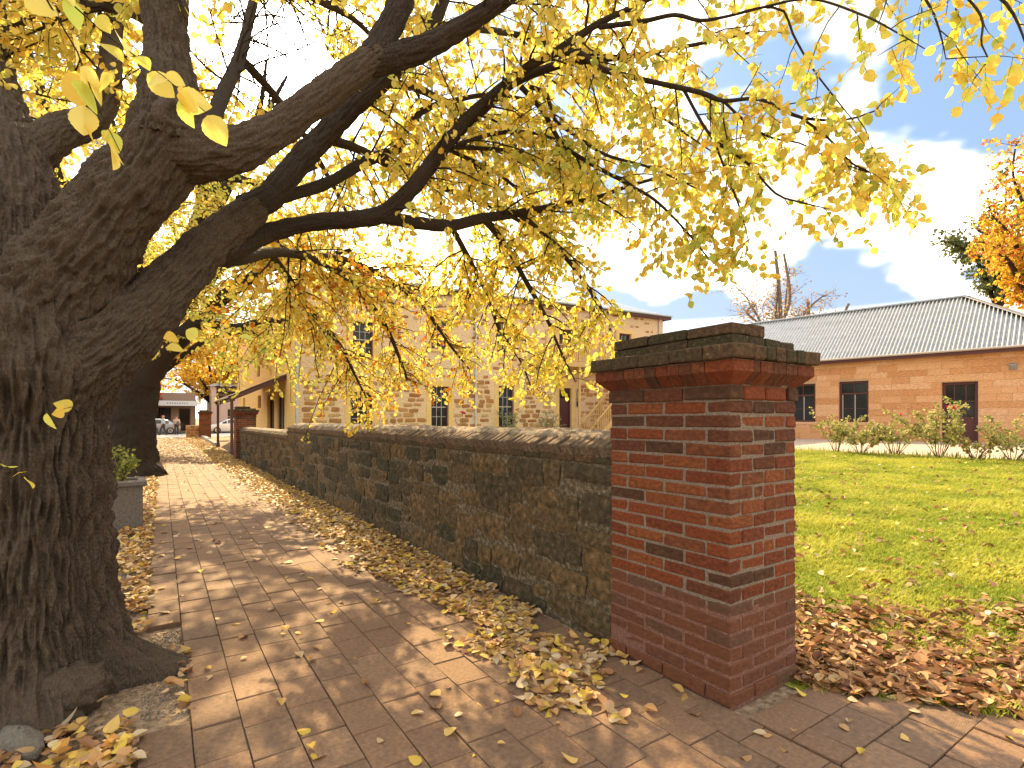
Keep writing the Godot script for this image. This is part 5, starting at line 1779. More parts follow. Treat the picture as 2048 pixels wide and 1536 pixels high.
func build_other_trees() -> void:
	grown_tree("elm_tree", "second elm with dark stout trunk behind the planter box", Vector3(-0.76, 0, -19.6), 13.0, 0.60, 8.5, 3.6, 11, YELLOW + GREENISH, 0.10, 27, 1.0, 2001, "elms along the footpath", false, Vector3(0.35, 0, 0.2), ELM_LIMBS)
	grown_tree("elm_tree", "third elm farther up the path, mostly behind the second trunk", Vector3(-1.2, gy(0, -37), -37.0), 13.0, 0.5, 8.0, 3.0, 10, YELLOW + ORANGE, 0.15, 44, 1.1, 2002, "elms along the footpath")
	grown_tree("street_tree", "orange autumn tree over the far street end", Vector3(-4.5, gy(0, -58), -57.0), 11.0, 0.35, 7.5, 2.4, 11, ORANGE + YELLOW, 0.20, 44, 1.1, 2003, "autumn trees at the far street end")
	grown_tree("street_tree", "yellow autumn tree across the far street beside the pale building", Vector3(5.5, gy(0, -72), -73.0), 12.0, 0.4, 8.5, 2.6, 11, YELLOW + ORANGE, 0.24, 44, 1.1, 2004, "autumn trees at the far street end")
	grown_tree("red_tree", "crimson leaved small tree beside the far shop", Vector3(-1.6, gy(0, -66), -67.3), 5.0, 0.15, 3.2, 1.2, 7, [Color(0.45, 0.03, 0.03), Color(0.55, 0.06, 0.03), Color(0.5, 0.12, 0.03)], 0.14, 26, 1.1, 2005)
	grown_tree("autumn_tree", "orange and gold tree at the right edge above the cottage roof", Vector3(41.2, 0.7, -8.6), 17.5, 0.36, 4.3, 5.6, 13, [Color(0.74, 0.46, 0.04), Color(0.78, 0.54, 0.07), Color(0.70, 0.38, 0.03), Color(0.54, 0.48, 0.06), Color(0.76, 0.50, 0.05), Color(0.55, 0.16, 0.05)], 0.19, 40, 1.0, 2006)
	grown_tree("eucalypt_tree", "grey green gum tree showing beside the orange tree", Vector3(52.5, 0.7, -13.4), 20.0, 0.3, 4.5, 9.0, 8, [Color(0.12, 0.15, 0.05), Color(0.16, 0.18, 0.07), Color(0.10, 0.12, 0.05)], 0.22, 34, 1.1, 2007)
	var bare := grown_tree("lopped_tree", "lopped bare tree with few brown leaves behind the cottage", Vector3(36.7, 0.7, -21.4), 11.8, 0.26, 4.6, 5.0, 9, [Color(0.36, 0.22, 0.10), Color(0.45, 0.26, 0.08)], 0.15, 40, 0.9, 2008, "", true)
	var bm := bark("pale_bark", [0.22, 0.17, 0.13], 203)
	for q in [[Vector3(0, 5.0, 0), Vector3(-0.5, 8.4, 0.5), Vector3(-1.5, 12.6, 0.7), 0.17, 0.10], [Vector3(-0.3, 7.5, 0.3), Vector3(0.5, 9.6, 0.6), Vector3(0.1, 12.7, 0.4), 0.13, 0.08], [Vector3(0.4, 4.6, 0.3), Vector3(1.9, 6.8, 1.0), Vector3(2.0, 9.4, 1.1), 0.15, 0.12], [Vector3(0.6, 4.6, 0.5), Vector3(3.6, 7.4, 2.0), Vector3(4.6, 9.3, 2.6), 0.14, 0.09]]:
		var sp := smooth_path(PackedVector3Array([q[0], q[1], q[2]]), PackedFloat32Array([q[3], (q[3] + q[4]) * 0.5, q[4]]), 0.1)
		var s := Shape.new()
		limb(s, sp[0], sp[1], 16, 0.006, 0.08, 10.0)
		s.disc(q[2], (q[2] - q[1]).normalized(), q[4] * 0.98, 0.04, 14)
		part(bare, "lopped_limb", s, bm)


# ------------------------------------------------------------------ leaves on the ground, grass, shrubs
const LITTER := [Color(0.52, 0.32, 0.10), Color(0.60, 0.40, 0.12), Color(0.42, 0.24, 0.10), Color(0.34, 0.18, 0.085), Color(0.66, 0.46, 0.08), Color(0.50, 0.34, 0.18), Color(0.58, 0.44, 0.26)]
const BROWN := [Color(0.26, 0.115, 0.045), Color(0.36, 0.19, 0.085), Color(0.18, 0.075, 0.035), Color(0.40, 0.235, 0.10), Color(0.45, 0.30, 0.14), Color(0.32, 0.15, 0.05), Color(0.20, 0.085, 0.035), Color(0.33, 0.175, 0.07)]

func lying(p: Vector3, tilt: float, size: float) -> Transform3D:
	var up := Vector3(rng.randfn(0, tilt), 1.0, rng.randfn(0, tilt)).normalized()
	var a := rng.randf() * TAU
	var y := Vector3(cos(a), 0, sin(a))
	y = (y - up * y.dot(up)).normalized()
	if rng.randf() < 0.45: up = -up
	return Transform3D(Basis(y.cross(up), y, up) * size, p)

func build_litter() -> void:
	rng.seed = 314
	var n := FastNoiseLite.new()
	n.seed = 2
	n.frequency = 0.9
	n.fractal_octaves = 3
	var at := {"path": [], "verge": [], "lawn": []}
	var tone := {"path": [], "verge": [], "lawn": []}
	var drop := func(where: String, x: float, z: float, pile: float, pal: Array, tilt: float, size: float) -> void:
		var c: Color = pal[rng.randi() % pal.size()]
		var v := rng.randf_range(0.75, 1.2)
		at[where].append(lying(Vector3(x, gy(x, z) + 0.010 + rng.randf() * pile, z), tilt, size * rng.randf_range(0.45, 1.2)))
		tone[where].append(Color(c.r * v, c.g * v, c.b * v))
	# drift along the foot of the wall
	for i in 52000:
		var z := -2.0 - 49.0 * pow(rng.randf(), 1.35)
		var u := rng.randf()
		var wide := 0.92 + 0.25 * n.get_noise_2d(z * 0.8, 3.0) + 0.012 * absf(z)
		var x := 2.74 - wide * u
		var k := 0.62 + 0.75 * n.get_noise_2d(x * 2.2, z * 1.3) - 0.75 * smoothstep(0.55, 1.0, u)
		if z > -4.4 and x > 2.5: k -= 0.5
		if z > -2.8: k -= (z + 2.8) * 1.2
		if x > 2.7 and z > -2.92: continue
		if rng.randf() < k:
			drop.call("path", x, z, 0.016, LITTER, 0.15, 0.085)
	# stray leaves over the paving
	for i in 700:
		drop.call("path", rng.randf_range(-0.05, 2.7), 0.5 - 45.0 * pow(rng.randf(), 1.5), 0.002, LITTER, 0.12, 0.085)
	for i in 2600:
		drop.call("path", rng.randf_range(-0.05, 2.6), -24.0 - 26.0 * rng.randf(), 0.006, LITTER, 0.15, 0.09)
	for i in 26:
		drop.call("path", rng.randf_range(2.3, 3.9), rng.randf_range(-1.8, -0.4), 0.002, LITTER, 0.12, 0.085)
	# verge and tree pit
	for i in 26000:
		var z := -2.2 - 32.0 * pow(rng.randf(), 1.5)
		var x := -0.12 - 1.9 * pow(rng.randf(), 1.4)
		if z > -5.2 and z < -3.6 and rng.randf() < 0.35: x += 0.26
		var d := Vector2(x + 0.75, z + 4.45).length()
		if d < 0.62: continue
		var k := 0.5 + 0.9 * n.get_noise_2d(x * 2.0 + 9.0, z * 1.6)
		if z > -5.6 and z < -3.3: k -= 0.28
		if rng.randf() < k:
			drop.call("verge", x, z, 0.03, LITTER + [Color(0.50, 0.24, 0.05)], 0.28, 0.088)
	# thick brown litter at the corner of the lawn, thinning out over the grass
	for i in 80000:
		var x := 3.44 + 7.5 * pow(rng.randf(), 1.5)
		var z := 0.8 - 8.0 * rng.randf()
		var edge := -1.72 + (x - 3.45) * 1.40 + 0.10 * n.get_noise_2d(x * 3.0, 7.0)
		var into := edge - z
		if into < 0.0: continue
		var k := 1.1 - into * 0.33 + 0.6 * n.get_noise_2d(x * 1.3, z * 1.3)
		if rng.randf() < k:
			drop.call("lawn", x, z, 0.022, BROWN, 0.18, 0.085)
	for i in 11000:
		var x := 3.5 + 16.0 * pow(rng.randf(), 1.2)
		var z := 0.5 - 15.0 * rng.randf()
		if z > -1.75 + (x - 3.45) * 1.40: continue
		if rng.randf() < 0.55 + 0.8 * n.get_noise_2d(x * 0.7, z * 0.9):
			drop.call("lawn", x, z, 0.03, BROWN + [Color(0.62, 0.50, 0.12), Color(0.6, 0.5, 0.38)], 0.3, 0.095)
	var base := [leaf_mesh(1.0, 0.78, 0.40, 0.24, 7, 0.03), leaf_mesh(1.0, 0.66, 0.80, -0.20, 7, 0.03), leaf_mesh(1.0, 0.82, 0.15, 0.10, 7, 0.03)]
	var order := []
	for w in at:
		for i in at[w].size():
			order.append([seen_size(at[w][i].origin), w, i])
	order.sort_custom(func(a, b): return a[0] > b[0])
	var apart := {}
	for k in 270:
		var q: Array = order[k]
		apart["%s %d" % [q[1], q[2]]] = true
		var c: Color = tone[q[1]][q[2]]
		var lb: String = {"path": "fallen yellow-brown leaf lying on the brown paving", "verge": "fallen leaf on the soil around the big elm's foot", "lawn": "dry brown leaf in the litter at the lawn corner"}[q[1]]
		var gp: String = {"path": "fallen leaves on the footpath", "verge": "fallen leaves around the elm", "lawn": "fallen leaves on the lawn corner"}[q[1]]
		var o := part(self, "fallen_leaf", base[k % 3], leaf_mat("litter_%d_%d" % [int(c.r * 10.0), int(c.g * 10.0)], c.r, c.g, c.b, 0.25), at[q[1]][q[2]])
		tag(o, lb, "leaf", gp)
	for w in at:
		for v in 3:
			var a := []
			var t := []
			for i in at[w].size():
				if i % 3 == v and not apart.has("%s %d" % [w, i]):
					a.append(at[w][i])
					t.append(tone[w][i])
			var o := scatter(self, "leaf_litter", base[v], leaf_mat("litter_tinted", 1, 1, 1, 0.25, true), a, t)
			tag(o, {"path": "drift of fallen yellow leaves along the foot of the wall", "verge": "scattered fallen leaves on the soil verge under the elms", "lawn": "brown leaf litter spread over the lawn"}[w], "leaf litter", "leaf litter, " + w)

func build_grass() -> void:
	var s := Shape.new()
	rng.seed = 99
	for i in 7:
		var a := rng.randf() * TAU
		var d := Vector3(cos(a), 0, sin(a))
		var o := Vector3(rng.randfn(0, 0.018), 0, rng.randfn(0, 0.018))
		var h := rng.randf_range(0.025, 0.045)
		var w := d.cross(Vector3.UP) * 0.0032
		var m := o + d * h * 0.35 + Vector3.UP * h * 0.65
		s.face([o - w, o + w, m + w * 0.8, m - w * 0.8], d + Vector3.UP)
		s.face([m - w * 0.8, m + w * 0.8, o + d * h * 0.9 + Vector3.UP * h], d + Vector3.UP)
	var base := s.mesh()
	var at := []
	var tone := []
	var n := FastNoiseLite.new()
	n.seed = 6
	n.frequency = 0.6
	for i in 120000:
		var x := 3.42 + 15.9 * pow(rng.randf(), 1.55)
		var z := 0.4 - 14.5 * pow(rng.randf(), 1.1)
		if z > -1.70 + (x - 3.45) * 1.40: continue
		var q := n.get_noise_2d(x, z)
		var c := Color(0.25, 0.31, 0.03).lerp(Color(0.50, 0.48, 0.07), clampf(0.5 + 1.3 * q + rng.randfn(0, 0.25), 0, 1))
		at.append(Transform3D(Basis(Vector3.UP, rng.randf() * TAU) * (rng.randf_range(0.6, 1.45) * (1.0 + 0.05 * x) * (1.0 + 0.5 * q)), Vector3(x, gy(x, z) - 0.018, z)))
		tone.append(c)
	tag(scatter(self, "grass", base, leaf_mat("grass_blades", 1, 1, 1, 0.8, true), at, tone), "short sunlit green lawn grass in front of the cottage", "grass")

func bush(called: String, label: String, category: String, where: Vector3, hgt: float, wide: float, stems: int, pal: Array, size: float, per: int, flowers: Array, seed_: int, group := "") -> Node3D:
	var o := thing(called, label, category, where, 0.0, group)
	var tw := Twigs.new()
	tw.r.seed = seed_
	for k in stems:
		var a := TAU * k / stems + tw.r.randf_range(-0.4, 0.4)
		var d := Vector3(cos(a) * wide / hgt * 0.9, 1.0, sin(a) * wide / hgt * 0.9).normalized()
		var p := tw.shoot(Vector3(cos(a), 0, sin(a)) * 0.06, d, hgt * tw.r.randf_range(0.7, 1.08), 0.012, -0.02, 5)
		for j in 5:
			var f := tw.r.randf_range(1.2, 4.0)
			var i := mini(int(f), 3)
			var sp := tw.shoot(p[i].lerp(p[i + 1], f - i), (d + Vector3(tw.r.randfn(), tw.r.randfn(0, 0.4), tw.r.randfn()) * 0.7).normalized(), hgt * tw.r.randf_range(0.15, 0.35), 0.005, 0.0)
			for m in per:
				var g := tw.r.randf_range(0.4, 4.0)
				var e := mini(int(g), 3)
				var c: Color = pal[tw.r.randi() % pal.size()]
				tw.leaf(sp[e].lerp(sp[e + 1], g - e) + Vector3(tw.r.randfn(), tw.r.randfn(), tw.r.randfn()) * 0.03, Vector3(tw.r.randfn(), 0.5, tw.r.randfn()).normalized(), size * tw.r.randf_range(0.6, 1.2), c)
	part(o, "stems", tw.wood, bark("rose_stem", [0.14, 0.10, 0.05], 210))
	scatter(o, "leaves", leaf_mesh(1.0, 0.6, 0.2, 0.1, 3), leaf_mat("bush_leaves", 1, 1, 1, 0.8, true), tw.at, tw.tone)
	for q in flowers:
		var petals := Shape.new()
		for ring in 3:
			for k in 7:
				var a := TAU * k / 7.0 + ring * 0.5
				var out := Vector3(cos(a), 0, sin(a))
				var r0 := 0.012 + 0.012 * ring
				var r1: float = (0.03 + 0.022 * ring) * q[1]
				var side: Vector3 = out.cross(Vector3.UP) * (0.02 + 0.012 * ring) * q[1]
				petals.face([out * r0 - side * 0.5, out * r0 + side * 0.5, out * r1 + side + Vector3.UP * (0.05 - 0.012 * ring) * q[1], out * r1 - side + Vector3.UP * (0.05 - 0.012 * ring) * q[1]], out + Vector3.UP)
		part(o, "flower", petals, leaf_mat("rose_petal", 0.75, 0.05, 0.16, 0.5), Transform3D(Basis(Vector3.FORWARD, 0.4), q[0]))
	return o

func build_shrubs() -> void:
	var pal := [Color(0.26, 0.28, 0.07), Color(0.36, 0.35, 0.11), Color(0.44, 0.39, 0.14), Color(0.20, 0.22, 0.05), Color(0.50, 0.42, 0.18)]
	var gp := "rose bushes in front of the cottage"
	var spots := [
		["leggy rose bush in front of the cottage's left window corner", 0, 1.4, 0.6, 8, 9, 1.0],
		["low rounded rose bush just left of the cottage window's middle wall", 0, 1.1, 0.75, 10, 10, 0.9],
		["rose bush below the wall between cottage window and door", 0, 1.2, 0.75, 10, 8, 0.95],
		["tallest rose bush with pink bloom before the cottage door", 0, 1.55, 0.8, 11, 12, 1.05],
		["thin reddish rose bush right of the pink rose", 0, 1.05, 0.8, 10, 6, 0.9],
		["rose bush at the right edge of the picture", 0, 1.2, 0.8, 10, 8, 0.9],
	]
	var ROSE_AT := [Vector3(19.30, 0.54, -9.19), Vector3(19.30, 0.54, -8.41), Vector3(19.30, 0.54, -7.43), Vector3(19.30, 0.54, -6.29), Vector3(19.30, 0.54, -5.45), Vector3(19.30, 0.54, -4.65)]
	for k in spots.size():
		var q: Array = spots[k]
		var w: Vector3 = ROSE_AT[k]
		var fl := []
		if k == 3: fl = [[Vector3(0.22, 1.47, 0.25), 1.9]]
		if k == 2: fl = [[Vector3(0.1, 1.3, 0.1), 0.8]]
		bush("rose_bush", q[0], "rose bush", w, q[2], q[3], q[4], pal if k != 4 else pal + [Color(0.30, 0.14, 0.08)], 0.10, q[5] * 2, fl, 300 + k, gp)
	# green tufts at their feet
	rng.seed = 17
	var at := []
	var tone := []
	for i in 900:
		var z := -11.0 + 9.0 * rng.randf()
		var x := 19.3 + rng.randfn(0, 0.22)
		at.append(Transform3D(Basis(Vector3.UP, rng.randf() * TAU) * Basis(Vector3.RIGHT, rng.randfn(0, 0.5)) * rng.randf_range(0.10, 0.26), Vector3(x, gy(x, z) - 0.02, z)))
		tone.append(pal[rng.randi() % 4])
	tag(scatter(self, "border_grass", leaf_mesh(1.0, 0.10, 0.1, 0.5, 3), leaf_mat("bush_leaves", 1, 1, 1, 0.8, true), at, tone), "strip of long weedy grass under the rose bushes", "grass")
	var sage := [Color(0.30, 0.32, 0.16), Color(0.22, 0.26, 0.12), Color(0.40, 0.40, 0.24)]
	bush("shrub", "grey green shrub under the museum's third ground floor window", "shrub", Vector3(16.2, 0.3, -24.8), 2.05, 0.7, 9, sage, 0.11, 10, [[Vector3(0.2, 1.9, 0.3), 1.2]], 330, "shrubs along the museum wall")
	bush("shrub", "smaller shrub between museum window and stair foot", "shrub", Vector3(18.6, 0.4, -24.4), 1.75, 0.8, 9, sage, 0.11, 9, [], 331, "shrubs along the museum wall")
	bush("shrub", "bare branched shrub with pink bloom before the museum's first window", "shrub", Vector3(9.0, 0.15, -24.9), 1.95, 0.6, 7, [Color(0.4, 0.3, 0.15)], 0.08, 1, [], 332, "shrubs along the museum wall")
	bush("shrub", "rose with pink bloom before the museum's second window", "shrub", Vector3(13.0, 0.25, -24.7), 1.72, 0.3, 4, sage, 0.08, 1, [[Vector3(0.05, 1.75, 0.2), 2.2]], 333, "shrubs along the museum wall")

	# planter box with its shrub
	var o := thing("planter_box", "square grey planter box on the verge behind the big elm", "planter", Vector3(-0.58, 0, -10.25), 0.05)
	var gm := surf("planter_grey", [[0.10, 0.085, 0.07], [0.145, 0.125, 0.105], [0.19, 0.165, 0.14]], [0.0, 0.5, 1.0], Vector3.ONE * 0.8, 0.03, 0.8, 220, "fine", 0.5)
	var s := Shape.new()
	for q in [[Vector3(0, 0.33, 0.30), Vector3(0.66, 0.66, 0.05)], [Vector3(0, 0.33, -0.30), Vector3(0.66, 0.66, 0.05)], [Vector3(0.305, 0.33, 0), Vector3(0.05, 0.66, 0.545)], [Vector3(-0.305, 0.33, 0), Vector3(0.05, 0.66, 0.545)]]:
		s.bevbox(Transform3D(Basis(), q[0]), q[1], 0.006)
	part(o, "body", s, gm)
	var rim := Shape.new()
	for q in [[Vector3(0, 0.70, 0.31), Vector3(0.76, 0.09, 0.11)], [Vector3(0, 0.70, -0.31), Vector3(0.76, 0.09, 0.11)], [Vector3(0.325, 0.70, 0), Vector3(0.11, 0.09, 0.505)], [Vector3(-0.325, 0.70, 0), Vector3(0.11, 0.09, 0.505)]]:
		rim.bevbox(Transform3D(Basis(), q[0]), q[1], 0.02)
	part(o, "rim", rim, gm)
	var earth := Shape.new()
	earth.box(Vector3(-0.27, 0.4, -0.26), Vector3(0.27, 0.62, 0.26))
	part(o, "soil", earth, mats["soil"])
	bush("shrub", "glossy yellow-green shrub growing in the grey planter box", "shrub", Vector3(-0.60, 0.62, -10.28), 0.55, 0.30, 9, [Color(0.26, 0.27, 0.05), Color(0.34, 0.33, 0.07), Color(0.18, 0.20, 0.04)], 0.06, 14, [], 340)
	# stone and pebbles in the tree pit
	var rk := Shape.new()
	var kp := PackedVector3Array()
	for i in 25:
		var th := PI * i / 24.0
		for k in 36:
			var ph := TAU * k / 36.0
			var d := Vector3(sin(th) * cos(ph), cos(th), sin(th) * sin(ph))
			kp.append(d * Vector3(0.075, 0.085, 0.16) * (1.0 + 0.22 * lump_noise.get_noise_3dv(d * 0.5) + 0.03 * lump_noise.get_noise_3dv(d * 3.0)))
	rk.grid(kp, 36, true, false)
	var st := part(self, "rock", rk, surf("grey_rock", [[0.09, 0.075, 0.055], [0.15, 0.13, 0.10], [0.22, 0.19, 0.15]], [0.0, 0.5, 1.0], Vector3.ONE * 0.3, 0.03, 0.95, 225, "rough", 1.4), Transform3D(Basis(Vector3.UP, 0.6), Vector3(-0.60, 0.03, -3.62)))
	tag(st, "grey rough stone lying among leaves at the bottom left", "rock")

	# grit on the bare soil
	var peb := Shape.new()
	peb.bevbox(Transform3D(), Vector3(1, 0.6, 0.8), 0.22)
	rng.seed = 23
	var ga := []
	var gc := []
	for i in 5200:
		var x := -0.12 - 1.6 * pow(rng.randf(), 1.3)
		var z := -2.2 - 9.0 * pow(rng.randf(), 1.6)
		if rng.randf() < 0.25:
			x = rng.randf_range(-0.1, 0.14)
			z = rng.randf_range(-5.1, -3.65)
		ga.append(Transform3D(Basis.from_euler(Vector3(rng.randf() * 6.0, rng.randf() * 6.0, rng.randf() * 6.0)) * rng.randf_range(0.004, 0.014), Vector3(x, -0.033, z)))
		var v := rng.randf_range(0.10, 0.34)
		gc.append(Color(v, v * 0.78, v * 0.56))
	var grit := StandardMaterial3D.new()
	grit.resource_name = "grit"
	grit.vertex_color_use_as_albedo = true
	grit.roughness = 0.95
	tag(scatter(self, "gravel", peb.mesh(), grit, ga, gc), "fine gravel and crumbs on the soil at the elm's foot", "gravel")

# ------------------------------------------------------------------ cars
func car(called: String, label: String, where: Vector3, turn: float, paint: Material) -> Node3D:
	var o := thing(called, label, "car", where, turn, "parked cars")
	# stations along x: x, bottom, belt, roof, half width at the belt, half width at the roof
	var st := [[-2.15, 0.42, 0.72, 0.73, 0.62, 0.55], [-2.08, 0.26, 0.86, 0.88, 0.78, 0.68], [-1.55, 0.20, 0.92, 1.00, 0.86, 0.72], [-1.25, 0.18, 0.93, 1.28, 0.87, 0.62], [-0.75, 0.18, 0.93, 1.42, 0.88, 0.60], [0.0, 0.18, 0.93, 1.46, 0.88, 0.60], [0.45, 0.18, 0.93, 1.38, 0.88, 0.60], [0.95, 0.18, 0.92, 1.08, 0.87, 0.68], [1.2, 0.19, 0.90, 0.94, 0.86, 0.74], [1.75, 0.22, 0.80, 0.84, 0.82, 0.70], [2.08, 0.28, 0.66, 0.70, 0.72, 0.60], [2.16, 0.40, 0.58, 0.60, 0.60, 0.5]]
	var body := Shape.new()
	var pts := PackedVector3Array()
	for q in st:
		var half := [Vector3(q[0], q[1], q[4] * 0.9), Vector3(q[0], q[1] + 0.12, q[4] * 0.98), Vector3(q[0], lerpf(q[1], q[2], 0.6), q[4] * 1.02), Vector3(q[0], q[2], q[4] * 0.98), Vector3(q[0], lerpf(q[2], q[3], 0.85), lerpf(q[4], q[5], 0.85)), Vector3(q[0], q[3], q[5] * 0.86), Vector3(q[0], q[3] + 0.015, 0)]
		for p in half: pts.append(p)
		for i in range(5, -1, -1): pts.append(Vector3(half[i].x, half[i].y, -half[i].z))
	body.grid(pts, 13, false, true)
	var e0 := []
	var e1 := []
	for i in 13:
		e0.append(pts[i])
		e1.append(pts[pts.size() - 13 + i])
	body.face(e0, Vector3.LEFT)
	body.face(e1, Vector3.RIGHT)
	part(o, "body", body, paint)
	var glass := flat("car_glass", 0.02, 0.025, 0.025, 0.05)
	for side in [-1.0, 1.0]:
		for seg in [[3, 4, 0.12], [4, 5, 0.05], [5, 6, 0.05], [6, 7, 0.12]]:
			var a: Array = st[seg[0]]
			var b: Array = st[seg[1]]
			var P := func(q: Array, f: float) -> Vector3: return Vector3(q[0], lerpf(q[2], q[3], f), (lerpf(q[4] * 0.98, q[5], f) + 0.012) * side)
			var w := Shape.new()
			var a0: Vector3 = P.call(a, 0.12); var a1: Vector3 = P.call(a, 0.80)
			var b0: Vector3 = P.call(b, 0.12); var b1: Vector3 = P.call(b, 0.80)
			w.face([a0.lerp(b0, seg[2]), b0.lerp(a0, seg[2]), b1.lerp(a1, seg[2]), a1.lerp(b1, seg[2])], Vector3(0, 0.2, side))
			part(o, "window", w, glass)
		for x in [-1.32, 1.36]:
			var ty := Shape.new()
			ty.disc(Vector3(x, 0.32, side * 0.80), Vector3(0, 0, side), 0.32, 0.22, 24, 0.03)
			var wh := part(o, "wheel", ty, flat("tyre", 0.02, 0.02, 0.02, 0.85))
			var ri := Shape.new()
			ri.disc(Vector3(x, 0.32, side * 0.905), Vector3(0, 0, side), 0.21, 0.03, 20, 0.01)
			part(wh, "rim", ri, flat("alloy", 0.5, 0.5, 0.5, 0.3, 0.8))
			for k in 5:
				var sp := Shape.new()
				var an := TAU * k / 5.0
				sp.bar(Vector3(x, 0.32, side * 0.923), Vector3(x + cos(an) * 0.20, 0.32 + sin(an) * 0.20, side * 0.923), 0.02, 0.05)
				part(wh, "spoke", sp, flat("alloy_dark", 0.10, 0.10, 0.10, 0.4, 0.6))
		var hl := Shape.new()
		hl.bevbox(Transform3D(Basis(Vector3.UP, side * 0.5), Vector3(2.0, 0.64, side * 0.62)), Vector3(0.16, 0.12, 0.26), 0.03)
		part(o, "headlight", hl, flat("lamp_glass", 0.6, 0.6, 0.6, 0.1))
		var tl := Shape.new()
		tl.bevbox(Transform3D(Basis(), Vector3(-2.06, 0.76, side * 0.66)), Vector3(0.12, 0.14, 0.2), 0.03)
		part(o, "tail_light", tl, flat("tail_red", 0.4, 0.02, 0.02, 0.2))
		var ha := Shape.new()
		for x in [-0.45, 0.5]:
			ha.bevbox(Transform3D(Basis(), Vector3(x - 0.3, 0.80, side * 0.885)), Vector3(0.18, 0.03, 0.03), 0.01)
		part(o, "door_handle", ha, paint)
	return o

# ------------------------------------------------------------------ people: one skin over a posed skeleton
func person(label: String, where: Vector3, turn: float, bones: Array, clothes: Array, hat: Color) -> void:
	# bones: [a, b, ra, rb, which cloth]
	var o := thing("person", label, "person", where, turn, "people walking at the far street")
	var groups := {}
	for b in bones:
		if not groups.has(b[4]): groups[b[4]] = []
		groups[b[4]].append(b)
	var cell := 0.028
	var lo := Vector3(-0.5, -0.02, -0.55)
	var dim := Vector3i(36, 68, 40)
	var field := PackedFloat32Array()
	field.resize(dim.x * dim.y * dim.z)
	field.fill(1.0)
	for b in bones:
		var a: Vector3 = b[0]
		var c: Vector3 = b[1]
		var ra: float = b[2]
		var rb: float = b[3]
		var m := maxf(ra, rb) + 0.10
		var mn := Vector3i(((a.min(c) - Vector3.ONE * m - lo) / cell).floor())
		var mx := Vector3i(((a.max(c) + Vector3.ONE * m - lo) / cell).ceil())
		var ac := c - a
		var l2 := maxf(ac.length_squared(), 1e-6)
		for y in range(maxi(mn.y, 0), mini(mx.y, dim.y - 1) + 1):
			for z in range(maxi(mn.z, 0), mini(mx.z, dim.z - 1) + 1):
				for x in range(maxi(mn.x, 0), mini(mx.x, dim.x - 1) + 1):
					var p := lo + Vector3(x, y, z) * cell
					var t := clampf((p - a).dot(ac) / l2, 0.0, 1.0)
					var d := p.distance_to(a + ac * t) - lerpf(ra, rb, t)
					var i := (y * dim.z + z) * dim.x + x
					var e := field[i]
					var h := clampf(0.5 + 0.5 * (e - d) / 0.04, 0.0, 1.0)
					field[i] = lerpf(e, d, h) - 0.04 * h * (1.0 - h)
	var s := Shape.new()
	var id := {}
	var sx := 1
	var sz := dim.x
	var sy := dim.x * dim.z
	for y in dim.y - 1:
		for z in dim.z - 1:
			for x in dim.x - 1:
				var i := y * sy + z * sz + x
				var sum := Vector3.ZERO
				var cnt := 0
				for e in [[0, 0, 0, 1, 0, 0], [0, 1, 0, 1, 1, 0], [0, 0, 1, 1, 0, 1], [0, 1, 1, 1, 1, 1], [0, 0, 0, 0, 1, 0], [1, 0, 0, 1, 1, 0], [0, 0, 1, 0, 1, 1], [1, 0, 1, 1, 1, 1], [0, 0, 0, 0, 0, 1], [1, 0, 0, 1, 0, 1], [0, 1, 0, 0, 1, 1], [1, 1, 0, 1, 1, 1]]:
					var f0 := field[i + e[0] * sx + e[1] * sy + e[2] * sz]
					var f1 := field[i + e[3] * sx + e[4] * sy + e[5] * sz]
					if (f0 < 0.0) != (f1 < 0.0):
						var t := f0 / (f0 - f1)
						sum += Vector3(e[0], e[1], e[2]).lerp(Vector3(e[3], e[4], e[5]), t)
						cnt += 1
				if cnt:
					var p := lo + (Vector3(x, y, z) + sum / cnt) * cell
					id[i] = s.v.size()
					s.v.append(p)
					var g := Vector3(field[i + sx] - field[i], field[i + sy] - field[i], field[i + sz] - field[i])
					s.n.append(g.normalized())
					var best := 1e9
					var which := 0
					for b in bones:
						var q := Geometry3D.get_closest_point_to_segment(p, b[0], b[1])
						var d: float = p.distance_to(q) - (b[2] + b[3]) * 0.5
						if d < best:
							best = d
							which = b[4]
					s.c.append(clothes[which])
	for i in id:
		for ax in [[sx, sy, sz], [sy, sz, sx], [sz, sx, sy]]:
			if i + ax[0] < field.size() and (field[i] < 0.0) != (field[i + ax[0]] < 0.0):
				var a: int = i - ax[1]
				var b: int = i - ax[2]
				var c: int = i - ax[1] - ax[2]
				if id.has(a) and id.has(b) and id.has(c):
					if field[i] >= 0.0:
						s.ix.append_array([id[i], id[a], id[c], id[i], id[c], id[b]])
					else:
						s.ix.append_array([id[i], id[c], id[a], id[i], id[b], id[c]])
	# hands: five fingers each
	for b in bones:
		if b.size() > 5:
			var tip: Vector3 = b[1]
			var dn: Vector3 = (b[1] - b[0]).normalized()
			var sd := dn.cross(Vector3.RIGHT).normalized()
			s.tint = clothes[3]
			for f in 5:
				var root := tip + sd * (f - 2) * 0.018
				var out := dn if f else (dn * 0.5 - sd).normalized()
				s.tube(PackedVector3Array([root, root + out * 0.04, root + out * 0.065 + Vector3(0, -0.01, 0), root + out * 0.08 + Vector3(0, -0.012, 0.01)]), PackedFloat32Array([0.010, 0.009, 0.008, 0.004]), 5)
	var m := StandardMaterial3D.new()
	m.resource_name = "clothing"
	m.vertex_color_use_as_albedo = true
	m.roughness = 0.85
	part(o, "body", s, m)
	# hat with brim
	var hs := Shape.new()
	var hc: Vector3 = bones[0][0]
	hs.tint = Color.WHITE
	var hp := PackedVector3Array()
